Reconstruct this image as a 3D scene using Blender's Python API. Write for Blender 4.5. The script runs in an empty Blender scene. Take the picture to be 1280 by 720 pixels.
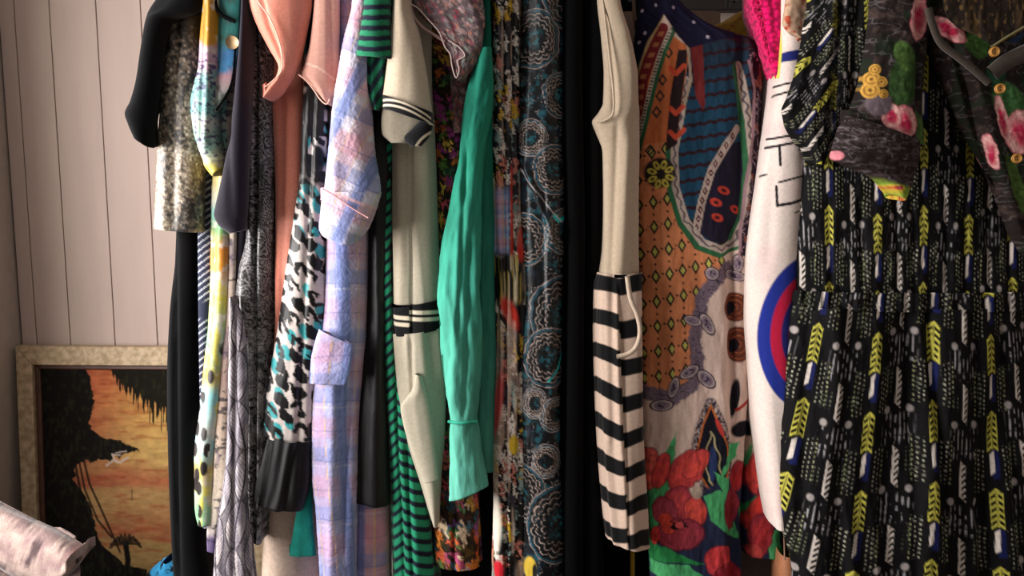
import bpy, math, random
import numpy as np
from mathutils import Vector, Matrix
random.seed(4)
S = bpy.context.scene
COL = S.collection
PI = math.pi

# ------------------------------------------------------------------ camera
CAMY, CAMZ, PITCH, FPX = -1.5, 1.5, math.radians(7.0), 1280 * 30 / 36
cam = bpy.data.objects.new('camera', bpy.data.cameras.new('camera'))
COL.objects.link(cam)
cam.location = (0, CAMY, CAMZ)
cam.rotation_euler = (PI / 2 - PITCH, 0, 0)
cam.data.lens = 30; cam.data.sensor_width = 36; cam.data.clip_start = 0.02
S.camera = cam
# ------------------------------------------------------------------ light
S.view_settings.view_transform = 'Standard'
S.view_settings.look = 'None'
S.view_settings.exposure = 0.0
S.view_settings.gamma = 1.0
W = bpy.data.worlds.new('room_air'); S.world = W; W.use_nodes = True
W.node_tree.nodes['Background'].inputs[0].default_value = (1.0, 0.93, 0.88, 1)
W.node_tree.nodes['Background'].inputs[1].default_value = 0.37

def area(name, loc, target, sx, sy, power, col):
    l = bpy.data.lights.new(name, 'AREA'); l.shape = 'RECTANGLE'; l.size = sx; l.size_y = sy
    l.energy = power; l.color = col
    o = bpy.data.objects.new(name, l); COL.objects.link(o); o.location = loc
    o.rotation_euler = (Vector(target) - Vector(loc)).to_track_quat('-Z', 'Y').to_euler()
    return o
WIN = (-1.15, 0.25, 0.85, 2.25)        # window opening in the left wall: y0 y1 z0 z1
area('window_daylight', (-1.72, (WIN[0] + WIN[1]) / 2, (WIN[2] + WIN[3]) / 2), (0.0, 0.15, 1.3), 1.4, 1.4, 115, (1.0, 0.96, 0.94))

# ------------------------------------------------------------------ maths
def P(px, py, Y):
    """point of the plane y=Y that lies behind a pixel of the photograph (used to measure positions)"""
    px = np.asarray(px, float); py = np.asarray(py, float)
    dx = (px - 640) / FPX; dy = (360 - py) / FPX
    cp, sp = math.cos(PITCH), math.sin(PITCH)
    fy = cp + dy * sp; fz = -sp + dy * cp
    t = (Y - CAMY) / fy
    return dx * t, CAMZ + fz * t
def PV(px, py, Y):
    x, z = P(px, py, Y); return Vector((float(x), Y, float(z)))
PXM = 1.5 / FPX
def lin(c):
    c = np.asarray(c, float); return np.where(c <= .04045, c / 12.92, ((c + .055) / 1.055) ** 2.4)
def H(h):
    h = h.lstrip('#'); return lin([int(h[i:i + 2], 16) / 255 for i in (0, 2, 4)])
def sm(a, b, x):
    t = np.clip((x - a) / (b - a + 1e-12), 0, 1); return t * t * (3 - 2 * t)
def mix(a, b, m):
    m = np.asarray(m)[..., None]; return a * (1 - m) + b * m
def full(X, c): return np.broadcast_to(c, X.shape + (3,)).copy()
def _h(ix, iy, s):
    ix = ix.astype(np.int64); iy = iy.astype(np.int64)
    n = (ix * 374761393 + iy * 668265263 + s * 974634777) & 0xffffffff
    n = ((n ^ (n >> 13)) * 1274126177) & 0xffffffff
    n = ((n ^ (n >> 16)) * 2246822519) & 0xffffffff
    return ((n ^ (n >> 15)) & 0xffffff) / float(0xffffff)
def ns(x, y, s=0):
    x = np.asarray(x, float); y = np.asarray(y, float)
    x, y = np.broadcast_arrays(x, y)
    ix = np.floor(x); iy = np.floor(y); fx = x - ix; fy = y - iy
    fx = fx * fx * (3 - 2 * fx); fy = fy * fy * (3 - 2 * fy)
    a = _h(ix, iy, s); b = _h(ix + 1, iy, s); c = _h(ix, iy + 1, s); d = _h(ix + 1, iy + 1, s)
    return (a * (1 - fx) + b * fx) * (1 - fy) + (c * (1 - fx) + d * fx) * fy
def fbm(x, y, s=0, o=3):
    v = 0; a = .5; t = 0
    for i in range(o):
        v = v + a * ns(x * 2 ** i, y * 2 ** i, s + 17 * i); t += a; a *= .5
    return v / t
def voro(x, y, s=0, j=.9):
    ix = np.floor(x); iy = np.floor(y)
    d1 = np.full(x.shape, 9.); d2 = d1.copy(); idn = np.zeros(x.shape); ax = np.zeros(x.shape); ay = ax.copy()
    for i in (-1, 0, 1):
        for k in (-1, 0, 1):
            cx = ix + i; cy = iy + k
            qx = cx + .5 + j * (_h(cx, cy, s) - .5); qy = cy + .5 + j * (_h(cx, cy, s + 5) - .5)
            d = np.hypot(x - qx, y - qy); n = d < d1
            d2 = np.where(n, d1, np.minimum(d2, d)); idn = np.where(n, _h(cx, cy, s + 9), idn)
            ax = np.where(n, x - qx, ax); ay = np.where(n, y - qy, ay); d1 = np.where(n, d, d1)
    return d1, d2, idn, ax, ay
def ramp(t, stops):
    xs = [s[0] for s in stops]; cs = np.array([H(s[1]) for s in stops])
    return np.stack([np.interp(t, xs, cs[:, k]) for k in range(3)], -1)
def pick(i, cols):
    cs = np.array([H(c) for c in cols]); return cs[np.clip((i * len(cols)).astype(int), 0, len(cols) - 1)]
def line(X, Y, pts):
    """distance to a polyline"""
    d = np.full(X.shape, 1e9)
    for (x0, y0), (x1, y1) in zip(pts[:-1], pts[1:]):
        vx, vy = x1 - x0, y1 - y0; t = np.clip(((X - x0) * vx + (Y - y0) * vy) / (vx * vx + vy * vy + 1e-9), 0, 1)
        d = np.minimum(d, np.hypot(X - x0 - t * vx, Y - y0 - t * vy))
    return d
def stroke(X, Y, pts, w, soft=1.2): return 1 - sm(w - soft * .5, w + soft * .5, line(X, Y, pts))
def inside(X, Y, pts):
    r = np.zeros(X.shape, bool); n = len(pts)
    for i in range(n):
        x0, y0 = pts[i]; x1, y1 = pts[(i + 1) % n]
        if y0 == y1: continue
        c = ((y0 > Y) != (y1 > Y)) & (X < (x1 - x0) * (Y - y0) / (y1 - y0) + x0); r ^= c
    return r
def poly(X, Y, pts, soft=1.2):
    d = line(X, Y, list(pts) + [pts[0]]); d = np.where(inside(X, Y, pts), d, -d)
    return sm(-soft * .6, soft * .6, d)
def ell(X, Y, cx, cy, rx, ry, rot=0):
    c, s = math.cos(rot), math.sin(rot); x = X - cx; y = Y - cy
    return np.hypot((x * c + y * s) / rx, (-x * s + y * c) / ry)
def disc(X, Y, cx, cy, rx, ry, rot=0, soft=.15): return 1 - sm(1 - soft, 1 + soft, ell(X, Y, cx, cy, rx, ry, rot))
def band(t, period, w0, w1, soft=.6):
    """1 where t mod period lies in w0..w1"""
    m = np.mod(t, period); return sm(w0 - soft, w0 + soft, m) * (1 - sm(w1 - soft, w1 + soft, m))

# ------------------------------------------------------------------ materials
def nd(nt, kind, **kw):
    n = nt.nodes.new(kind)
    for k, v in kw.items(): setattr(n, k, v)
    return n
def fabric(name, col=None, rough=.8, bump=.25, scale=900, sheen=.15, spec=.3, var=.12, stretch=(1, 1, 1), alpha=1.0):
    """cloth: the colour is a print stored on the cloth or one dye colour; weave and slubs are node noise"""
    m = bpy.data.materials.new(name); m.use_nodes = True; nt = m.node_tree; b = nt.nodes['Principled BSDF']
    tc = nd(nt, 'ShaderNodeTexCoord'); mp = nd(nt, 'ShaderNodeMapping'); mp.inputs['Scale'].default_value = stretch
    nt.links.new(tc.outputs['Object'], mp.inputs[0])
    nz = nd(nt, 'ShaderNodeTexNoise'); nz.inputs['Scale'].default_value = scale; nz.inputs['Detail'].default_value = 2
    nt.links.new(mp.outputs[0], nz.inputs['Vector'])
    n2 = nd(nt, 'ShaderNodeTexNoise'); n2.inputs['Scale'].default_value = scale * .18; n2.inputs['Detail'].default_value = 3
    nt.links.new(mp.outputs[0], n2.inputs['Vector'])
    if col is None:
        a = nd(nt, 'ShaderNodeAttribute', attribute_name='print'); src = a.outputs['Color']
    else:
        a = nd(nt, 'ShaderNodeRGB'); a.outputs[0].default_value = (*H(col), 1); src = a.outputs[0]
    mr = nd(nt, 'ShaderNodeMapRange'); mr.inputs[1].default_value = .3; mr.inputs[2].default_value = .7
    mr.inputs[3].default_value = 1 - var; mr.inputs[4].default_value = 1 + var
    nt.links.new(n2.outputs[0], mr.inputs[0])
    vm = nd(nt, 'ShaderNodeVectorMath', operation='SCALE')
    nt.links.new(src, vm.inputs[0]); nt.links.new(mr.outputs[0], vm.inputs['Scale'])
    nt.links.new(vm.outputs[0], b.inputs['Base Color'])
    bp = nd(nt, 'ShaderNodeBump'); bp.inputs['Strength'].default_value = bump; bp.inputs['Distance'].default_value = .001
    nt.links.new(nz.outputs[0], bp.inputs['Height']); nt.links.new(bp.outputs[0], b.inputs['Normal'])
    b.inputs['Roughness'].default_value = rough; b.inputs['Specular IOR Level'].default_value = spec
    b.inputs['Sheen Weight'].default_value = sheen; b.inputs['Sheen Roughness'].default_value = .4
    b.inputs['Alpha'].default_value = alpha
    return m
def solid(name, col, rough=.5, metal=0, nscale=30, var=.1, bump=.1, stretch=(1, 1, 1), col2=None):
    m = bpy.data.materials.new(name); m.use_nodes = True; nt = m.node_tree; b = nt.nodes['Principled BSDF']
    tc = nd(nt, 'ShaderNodeTexCoord'); mp = nd(nt, 'ShaderNodeMapping'); mp.inputs['Scale'].default_value = stretch
    nt.links.new(tc.outputs['Object'], mp.inputs[0])
    nz = nd(nt, 'ShaderNodeTexNoise'); nz.inputs['Scale'].default_value = nscale; nz.inputs['Detail'].default_value = 5
    nt.links.new(mp.outputs[0], nz.inputs['Vector'])
    cr = nd(nt, 'ShaderNodeValToRGB'); e = cr.color_ramp.elements
    c = H(col); c2 = H(col2) if col2 else c
    e[0].position = .35; e[0].color = (*(c * (1 - var)), 1); e[1].position = .65; e[1].color = (*np.clip(c2 * (1 + var), 0, 1), 1)
    nt.links.new(nz.outputs[0], cr.inputs[0]); nt.links.new(cr.outputs[0], b.inputs['Base Color'])
    bp = nd(nt, 'ShaderNodeBump'); bp.inputs['Strength'].default_value = bump; bp.inputs['Distance'].default_value = .002
    nt.links.new(nz.outputs[0], bp.inputs['Height']); nt.links.new(bp.outputs[0], b.inputs['Normal'])
    b.inputs['Roughness'].default_value = rough; b.inputs['Metallic'].default_value = metal
    return m
M_COTTON = fabric('printed_cotton', None, .85, .3, 900)
M_SATIN = fabric('printed_satin', None, .42, .12, 700, .0, .32, .08)
M_SEQUIN = fabric('sequin_print', None, .45, .9, 420, .1, .6, .25)
M_SEER = fabric('seersucker', None, .75, 1.0, 230, .3, .35, .14)
M_JERSEY = fabric('printed_jersey', None, .9, .35, 1200, .2, .2, .08)
M_CHIFFON = fabric('printed_chiffon', None, .8, .4, 600, .0, .15, .2)
M_CRINKLE = fabric('crinkled_viscose', None, .8, .5, 260, .0, .15, .16, (1.6, 1.6, .35))
M_KNIT = fabric('printed_knit', None, .95, .9, 260, .35, .15, .18)
BLK_FELT = fabric('black_wool', '#0b0b0d', .95, .4, 800, .04, .1)
BLK_JERSEY = fabric('black_jersey', '#060607', .95, .3, 900, .02, .08)
BLK_SATIN = fabric('black_satin', '#0b0a0c', .5, .3, 260, .06, .3, .2, (1.5, 1.5, .4))

# ------------------------------------------------------------------ object helpers
def own(o, parent=None):
    COL.objects.link(o)
    if parent is not None:
        o.parent = parent; o.matrix_parent_inverse = Matrix.Translation(-parent.location)
    return o
def thing(name, label, cat, loc, group=None):
    o = bpy.data.objects.new(name, None); o.empty_display_size = .05; COL.objects.link(o)
    o.location = loc; o['label'] = label; o['category'] = cat
    if group: o['group'] = group
    return o
def mesh(name, verts, faces, mat, parent=None, smooth=True, cols=None):
    me = bpy.data.meshes.new(name); me.from_pydata([tuple(v) for v in verts], [], faces); me.update()
    if smooth: me.polygons.foreach_set('use_smooth', [True] * len(me.polygons))
    me.materials.append(mat)
    if cols is not None: addcol(me, cols)
    return own(bpy.data.objects.new(name, me), parent)
def addcol(me, cols):
    a = me.color_attributes.new('print', 'FLOAT_COLOR', 'POINT')
    c = np.ones((len(me.vertices), 4), np.float32); c[:, :3] = np.clip(cols.reshape(-1, 3), 0, 1); a.data.foreach_set('color', c.ravel())
def gridmesh(name, V, closed, mat, parent, cols=None, cap=False):
    """V (rows, cols, 3) array -> one smooth quad mesh"""
    nr, nc = V.shape[:2]
    i = np.arange(nr - 1)[:, None] * nc; j = np.arange(nc if closed else nc - 1)[None, :]; j2 = (j + 1) % nc
    q = np.stack([i + j, i + j2, i + nc + j2, i + nc + j], -1).reshape(-1, 4).astype(np.int32)
    me = bpy.data.meshes.new(name); me.vertices.add(nr * nc); me.vertices.foreach_set('co', V.astype(np.float32).ravel())
    me.loops.add(q.size); me.loops.foreach_set('vertex_index', q.ravel())
    me.polygons.add(len(q)); me.polygons.foreach_set('loop_start', np.arange(0, q.size, 4, dtype=np.int32))
    me.polygons.foreach_set('use_smooth', np.ones(len(q), bool))
    me.update(calc_edges=True)
    if cols is not None: addcol(me, cols)
    me.materials.append(mat)
    return own(bpy.data.objects.new(name, me), parent)
def box(name, x0, x1, y0, y1, z0, z1, mat, parent=None, bev=0):
    v = [(x, y, z) for x in (x0, x1) for y in (y0, y1) for z in (z0, z1)]
    f = [(0, 1, 3, 2), (4, 6, 7, 5), (0, 4, 5, 1), (2, 3, 7, 6), (0, 2, 6, 4), (1, 5, 7, 3)]
    o = mesh(name, v, f, mat, parent, smooth=False)
    if bev:
        b = o.modifiers.new('bevel', 'BEVEL'); b.width = bev; b.segments = 2
    return o
def tube(name, pts, r, mat, parent, n=8, closed=False):
    pts = [Vector(p) for p in pts]; vs = []; N = len(pts); fs = []; up = Vector((0, 1, 0.01))
    for i, p in enumerate(pts):
        a = pts[(i - 1) % N] if closed or i > 0 else p; b = pts[(i + 1) % N] if closed or i < N - 1 else p
        t = (b - a).normalized(); s = t.cross(up)
        if s.length < .05: s = t.cross(Vector((1, 0, 0)))
        s.normalize(); u = s.cross(t); rr = r[i] if isinstance(r, (list, tuple)) else r
        for k in range(n):
            an = 2 * PI * k / n; vs.append(p + (s * math.cos(an) + u * math.sin(an)) * rr)
    for i in range(N if closed else N - 1):
        for k in range(n):
            i2 = (i + 1) % N
            fs.append((i * n + k, i * n + (k + 1) % n, i2 * n + (k + 1) % n, i2 * n + k))
    if not closed: fs += [tuple(range(n)), tuple((N - 1) * n + k for k in reversed(range(n)))]
    return mesh(name, vs, fs, mat, parent)
def smoothpts(pts, k=8):
    pts = [Vector(p) for p in pts]; out = []
    for i in range(len(pts) - 1):
        p0 = pts[max(i - 1, 0)]; p1 = pts[i]; p2 = pts[i + 1]; p3 = pts[min(i + 2, len(pts) - 1)]
        for j in range(k):
            t = j / k
            out.append(.5 * ((2 * p1) + (p2 - p0) * t + (2 * p0 - 5 * p1 + 4 * p2 - p3) * t * t + (3 * p1 - p0 - 3 * p2 + p3) * t ** 3))
    return out + [pts[-1]]
def pchip(x, y, q):
    x = np.asarray(x, float); y = np.asarray(y, float); h = np.diff(x); d = np.diff(y) / h
    m = np.zeros_like(y)
    if len(x) > 2:
        w1 = 2 * h[1:] + h[:-1]; w2 = h[1:] + 2 * h[:-1]; ok = d[:-1] * d[1:] > 0
        with np.errstate(divide='ignore', invalid='ignore'):
            m[1:-1] = np.where(ok, (w1 + w2) / (w1 / d[:-1] + w2 / d[1:]), 0)
    m[0] = d[0]; m[-1] = d[-1]
    i = np.clip(np.searchsorted(x, q) - 1, 0, len(x) - 2); t = (q - x[i]) / h[i]
    return ((1 + 2 * t) * (1 - t) ** 2 * y[i] + t * (1 - t) ** 2 * h[i] * m[i] + t * t * (3 - 2 * t) * y[i + 1] + t * t * (t - 1) * h[i] * m[i + 1])

def loft(name, rows, Y0, D, mat, parent, pat=None, b=None, du=3., dv=3., fold=(0, 40), seed=1, cr=(), cap=True,
         hem=True, p=2.2, taper=.25, foldv=500., hemfade=False, grow=0., scallop=None, crk=None):
    """A cloth tube. rows: (xl, xr, y) or (xl, yl, xr, yr[, lift]) = edges of its near side, measured on the plane y=Y0;
    D is how deep the cloth tube reaches back; fold=(mm, wavelength px); cr = creases (ys, xs, width px, mm, 'r'|'e')."""
    R = []
    for r in rows:
        if len(r) == 3: r = (r[0], r[2], r[1], r[2])
        R.append(tuple(r) + (0,) * (5 - len(r)))
    R = np.array(R, float)
    mid = np.stack([(R[:, 0] + R[:, 2]) / 2, (R[:, 1] + R[:, 3]) / 2], -1)
    el = np.hypot(*np.diff(mid, axis=0).T); T = np.concatenate([[0], np.cumsum(np.maximum(el, 1))])
    nr = max(4, int(T[-1] / dv) + 1); q = np.linspace(0, T[-1], nr)
    xl, yl, xr, yr, yo = [pchip(T, R[:, k], q) for k in range(5)]
    xl, yl, xr, yr, yo = [a[:, None] for a in (xl, yl, xr, yr, yo)]
    wmax = float(np.max(xr - xl)); wm = wmax * PXM
    if b is None: b = min(.45 * wm, D * .45)
    nf = max(9, int(wmax / du) + 1)
    tt = np.linspace(0, 1, nf); f1 = .35 * tt + .65 * (.5 - .5 * np.cos(PI * tt))
    e = np.abs(2 * f1 - 1); dp = b * (1 - np.clip(1 - e ** p, 0, 1) ** (1 / p))
    nk = 14; k = (np.arange(1, nk + 1) / nk) ** 1.5
    rear = max(D - b, b * 1.01)
    fr = 1 - taper * .5 * k; dr = b + (rear - b) * k
    th = np.linspace(0, PI, 9)[1:-1]; fe = .5 + (1 - taper) * .5 * np.cos(th); de = rear + b * np.sin(th)
    F = np.concatenate([f1, fr, fe, (1 - fr)[::-1]])[None, :]; Dp = np.concatenate([dp, dr, de, dr[::-1]])[None, :]
    X = xl + F * (xr - xl); Vv = yl + F * (yr - yl)
    # slim loops keep their depth in proportion
    kk = np.clip((xr - xl) / wmax, .25, 1) if cap else 1.0
    wx, wz = P(X, Vv, Y0); wy = Y0 + Dp * np.ones_like(wx) - yo * .001
    wy = np.where(Dp <= b + 1e-6, Y0 - yo * .001 + Dp * kk, wy)
    # design coordinates: continue along the flanks
    back = (Dp - b) / PXM
    Xd = X + 0.
    nfR = slice(nf, nf + nk); nfL = slice(nf + nk + 7, None)
    Xd[:, nfR] = (xr + back[:, nfR]); Xd[:, nfL] = (xl - back[:, nfL])
    # arc length
    seg = np.hypot(np.diff(wx, axis=1), np.diff(wy, axis=1)) / PXM
    A = np.concatenate([np.zeros((nr, 1)), np.cumsum(seg, 1)], 1); A = A - A[:, nf // 2:nf // 2 + 1] + 640 + float(np.mean((xl + xr) / 2)) - 640
    # normals in the xy plane
    tx = np.roll(wx, -1, 1) - np.roll(wx, 1, 1); ty = np.roll(wy, -1, 1) - np.roll(wy, 1, 1)
    L = np.hypot(tx, ty) + 1e-9; nx, ny = ty / L, -tx / L
    amp, lam = fold; amp = amp * 1.5
    if crk is None: crk = {'seersucker': (.5, 3, 3), 'crinkled_viscose': (1.2, 7, 20), 'printed_chiffon': (1.0, 7, 9), 'sequin_print': (.8, 2.6, 3), 'black_satin': (.8, 7, 30), 'printed_satin': (.5, 5, 18)}.get(mat.name)
    vq = Vv / foldv
    a0 = A / lam + .9 * ns(vq * 2.3, 0 * vq, seed + 3)
    n1 = ns(a0, vq, seed) * 2 - 1; n2 = ns(a0 * 2.1 + 9, vq * 2.2, seed + 7) * 2 - 1
    rid = 1 - 2 * np.abs(ns(a0 * 1.15 + 4, vq * 1.3, seed + 11) * 2 - 1)
    prog = (q / T[-1])[:, None]
    disp = amp * .001 * (.55 * n1 + .3 * n2 + .3 * rid) * (1 + grow * prog)
    for c in cr:
        ys, xs, w, mm, kind = c
        dx = Xd - np.interp(Vv, ys, xs); fade = sm(ys[0] - 14, ys[0] + 14, Vv) * (1 - sm(ys[-1] - 14, ys[-1] + 14, Vv))
        if kind == 'r': disp = disp + mm * .001 * np.exp(-(dx / w) ** 2) * fade
        elif kind == 'e': disp = disp + mm * .001 * sm(-1.5, 1.5, dx) * np.exp(-np.maximum(dx, 0) / w) * fade
        elif kind == 'E': disp = disp + mm * .001 * sm(-1.5, 1.5, -dx) * np.exp(-np.maximum(-dx, 0) / w) * fade
        elif kind == 'h':      # horizontal seam groove at y = ys as function of x
            pass
    if crk: disp = disp + crk[0] * .001 * (ns(A / crk[1], Vv / crk[2], seed + 40) + .5 * ns(A / crk[1] * 2.1, Vv / crk[2] * 1.9, seed + 41) - .75) * 2
    wx = wx + nx * disp; wy = wy + ny * disp
    if scallop:
        sc = (prog ** 12) * scallop[0] * .001 * np.sin(A / scallop[1] * 2 * PI); wz = wz + sc
    Wd = np.stack([wx, wy, wz], -1); Xp, Up, Vp = Xd, A, Vv
    if hem:   # cloth turned up inside
        cx = Wd[-1].mean(0); rows_ = []; 
        for (ins, upz) in ((.0012, -.0008), (.0026, .0), (.003, .02)):
            r = Wd[-1].copy(); r[:, 0] -= nx[-1] * ins; r[:, 1] -= ny[-1] * ins; r[:, 2] += upz; rows_.append(r)
        Wd = np.concatenate([Wd, np.stack(rows_)], 0)
        Xp, Up, Vp = [np.concatenate([a, np.repeat(a[-1:], 3, 0)], 0) for a in (Xp, Up, Vp)]
    if cap:   # shoulders closing round the hanger
        ym = Y0 + D / 2; cxm = float((wx[0].max() + wx[0].min()) / 2); rows_ = []
        for s_, dz in ((.3, .055), (.34, .053), (.5, .045), (.7, .032), (.87, .016), (.96, .006)):
            r = Wd[0].copy(); r[:, 0] = cxm + (r[:, 0] - cxm) * (.35 + .65 * s_); r[:, 1] = ym + (r[:, 1] - ym) * s_
            r[:, 2] = r[:, 2] + dz; rows_.append(r)
        Wd = np.concatenate([np.stack(rows_), Wd], 0)
        Xp, Up, Vp = [np.concatenate([np.repeat(a[:1], 6, 0), a], 0) for a in (Xp, Up, Vp)]
    cols = pat(Xp, Up, Vp) if pat is not None else None
    return gridmesh(name, Wd, True, mat, parent, cols)

RAILY, RAILZ = .16, 2.05
def garment(name, label, cat, px, Y0, group=None, hanger=True, D=.3):
    x, _ = P(px, -70, Y0); loc = (float(x), Y0 + D / 2, 1.97)
    t = thing(name, label, cat, loc, group)
    HANG.append((t, float(x), Y0, D, label)) if hanger else None
    return t
HANG = []

# ================================================================== THE SETTING
wallp = solid('painted_planks', '#c3aea3', .75, 0, 7, .035, .08, (3, 3, .5))
wallb = solid('plank_groove', '#6d5a50', .9, 0, 9, .1, .1)
sidep = solid('side_wall_paint', '#b3a69b', .85, 0, 30, .05, .1)
floorm = solid('brown_floor', '#5b4636', .6, 0, 4, .25, .1, (1, 8, 1))
WY = .95
def struct(o): o['kind'] = 'structure'; return o
xc = float(P(14, 240, WY)[0])           # the corner of the room
struct(box('floor', xc - .1, 2.6, -3.2, WY + .1, -.05, 0, floorm))
wb = struct(box('wall_back', xc - .1, 2.6, WY + .012, WY + .12, 0, 2.7, wallb))
edges = [xc] + [float(P(x, 240, WY)[0]) for x in (33, 76, 133)]
while edges[-1] < 2.45: edges.append(edges[-1] + .124)
for i, (a, c) in enumerate(zip(edges[:-1], edges[1:])):
    box('plank', a + .0012, c - .0012, WY, WY + .014, 0, 2.7, wallp, wb, .0016)
wl = thing('wall_left', 'plain left wall', 'wall', (xc, 0, 0)); del wl['label']; del wl['category']; struct(wl)
for (y0, y1, z0, z1) in ((WIN[1], WY + .1, 0, 2.7), (-3.2, WIN[0], 0, 2.7), (WIN[0], WIN[1], 0, WIN[2]), (WIN[0], WIN[1], WIN[3], 2.7)):
    box('wall_section', xc - .1, xc - .004, y0, y1, z0, z1, sidep, wl)
struct(box('wall_right', 2.5, 2.6, -3.2, WY, 0, 2.7, sidep))
wp = solid('window_paint', '#cfc8bf', .5)
wn = thing('window_1', '', '', (xc - .05, -.45, 1.5)); del wn['label']; del wn['category']; struct(wn)
for (y0, y1, z0, z1) in ((WIN[0], WIN[0] + .05, WIN[2], WIN[3]), (WIN[1] - .05, WIN[1], WIN[2], WIN[3]), (WIN[0], WIN[1], WIN[2], WIN[2] + .05),
                         (WIN[0], WIN[1], WIN[3] - .05, WIN[3]), (-.47, -.43, WIN[2], WIN[3])):
    box('window_frame', xc - .08, xc - .02, y0, y1, z0, z1, wp, wn, .004)

# ------------------------------------------------------------------ painting leaning on the wall
def art(X, U, V):
    n = fbm(X / 30, V / 9, 5); n2 = fbm(X / 9, V / 3, 8)
    t = V + 26 * (n - .5)
    right = sm(90, 200, X)
    c = ramp(t, [(455, '#c4562a'), (500, '#c9602c'), (560, '#b8663a'), (590, '#b5733c'), (605, '#a8482a'), (615, '#b98a4a'), (650, '#b58a4c'),
                 (668, '#a8512c'), (680, '#ac8348'), (800, '#96703c')])
    c2 = ramp(t, [(455, '#d07a30'), (500, '#dca040'), (570, '#d9ad55'), (600, '#c06a38'), (620, '#c09450'), (668, '#b06a38'), (685, '#b38d4a'), (800, '#8f6f3d')])
    c = mix(c, c2, right); c = c * (.62 + .4 * n2[..., None]); c = c * .85 + .15 * c.mean(-1, keepdims=True)
    def dk(m, col='#110d0b'):
        nonlocal c; c = mix(c, full(X, H(col)), m)
    dk(sm(.55, .75, fbm(X / 22 + 3, V / 4, 21)) * .5, '#8e3a22')
    w = 9 * (fbm(X / 6, V / 6, 31) - .5); Xw = X + w; Vw = V + w
    dk(poly(Xw, Vw, [(20, 440), (100, 450), (112, 470), (118, 500), (112, 535), (125, 545), (170, 558), (172, 562), (130, 575), (95, 578), (92, 600), (110, 625), (125, 680), (150, 700), (190, 760), (190, 860), (10, 860)]))
    fr = 60 * np.maximum(0, ns(X / 2.2, 0 * X, 41) - .25)
    dk(sm(0, 6, (470 + .12 * (X - 135) + np.clip((X - 128) * .65, 0, 45) * (.5 + ns(X / 1.3, 0 * X, 42)) - 20 * sm(150, 128, X)) - V) * sm(128, 140, X), '#17140c')
    for pts, w_ in (([(92, 570), (100, 610), (112, 655), (135, 700)], 1.6), ([(98, 572), (106, 612), (122, 650), (140, 672)], 1.3), ([(104, 572), (112, 605), (128, 640), (150, 690)], 1.4)):
        dk(stroke(X, V, pts, w_) * .9)
    for k in range(9):
        a = -PI * k / 8 - .05; dk(stroke(X, V, [(157, 680), (157 + 14 * math.cos(a), 680 + 12 * math.sin(a)), (157 + 19 * math.cos(a), 684 + 10 * math.sin(a))], 1.7) * .9, '#1b130e')
    dk(stroke(X, V, [(157, 680), (160, 700), (155, 740)], 3.5)); dk(stroke(X, V, [(165, 612), (165, 625)], .8) * .6)
    dk(poly(Xw, V, [(110, 720), (150, 705), (185, 712), (190, 860), (100, 860)]))
    dk(sm(.56, .66, fbm(X / 3, V / 7, 61)) * (c.mean(-1) < .02) * .5, '#2a2a18')
    bird = stroke(X, V, [(133, 582), (142, 575), (150, 578), (160, 572)], 1.3) + stroke(X, V, [(146, 578), (140, 568), (150, 569)], 1.0) + stroke(X, V, [(145, 566), (158, 564)], .9) * .7
    c = mix(c, full(X, H('#c4b0a4')), np.clip(bird, 0, 1) * .9)
    return c
YP = .875
TL, TR, BR, BL = [PV(*p, YP) for p in ((12, 435), (345, 437), (335, 852), (58, 852))]
dzb = min(BL.z, BR.z); BL.z -= dzb; BR.z -= dzb
LEANT, LEANB = .06, 0.0
def fp(u, v, d):
    """frame coordinates 0..1 -> point; the picture leans back against the planks"""
    a = TL.lerp(TR, u); b_ = BL.lerp(BR, u); p_ = a.lerp(b_, v); p_.y += .055 - .12 * v - d; return p_
pic = thing('framed_painting', 'framed sunset painting with dark palms leaning against the plank wall', 'painting', (TL.x + .3, YP, 0.0))
fcream = solid('mottled_cream_frame', '#ac936e', .6, 0, 60, .14, .3, (1, 1, 1), '#bfa788'); fbrown = solid('reddish_frame_lip', '#4a2a1c', .5, 0, 30, .2)
fw, fh = .062, .052
def bar(name, q, d0, d1, m):
    (u0, v0), (u1, v1), (u2, v2), (u3, v3) = q
    vs = [fp(u, v, d) for d in (d0, d1) for (u, v) in q]
    o = mesh(name, vs, [(0, 1, 2, 3), (7, 6, 5, 4), (0, 4, 5, 1), (1, 5, 6, 2), (2, 6, 7, 3), (3, 7, 4, 0)], m, pic, smooth=False)
    bv = o.modifiers.new('bevel', 'BEVEL'); bv.width = .004; bv.segments = 2
for a in ([(0, 0), (1, 0), (1 - fw, fh), (fw, fh)], [(1, 0), (1, 1), (1 - fw, 1 - fh), (1 - fw, fh)], [(1, 1), (0, 1), (fw, 1 - fh), (1 - fw, 1 - fh)], [(0, 1), (0, 0), (fw, fh), (fw, 1 - fh)]):
    bar('frame_rail', a, 0, .03, fcream)
g, h2 = fw + .022, fh + .014
for a in ([(fw, fh), (1 - fw, fh), (1 - g, h2), (g, h2)], [(1 - fw, fh), (1 - fw, 1 - fh), (1 - g, 1 - h2), (1 - g, h2)], [(1 - fw, 1 - fh), (fw, 1 - fh), (g, 1 - h2), (1 - g, 1 - h2)], [(fw, 1 - fh), (fw, fh), (g, h2), (g, 1 - h2)]):
    bar('frame_lip', a, 0, .017, fbrown)
nu, nv = 230, 290
uu, vv = np.meshgrid(np.linspace(fw, 1 - fw, nu), np.linspace(fh, 1 - fh, nv))
tl, tr, bl, br_ = [np.array(p_) for p_ in (TL, TR, BL, BR)]
G = ((tl * (1 - uu[..., None]) + tr * uu[..., None]) * (1 - vv[..., None]) + (bl * (1 - uu[..., None]) + br_ * uu[..., None]) * vv[..., None])
G[..., 1] += .055 - .12 * vv - .008
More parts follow.
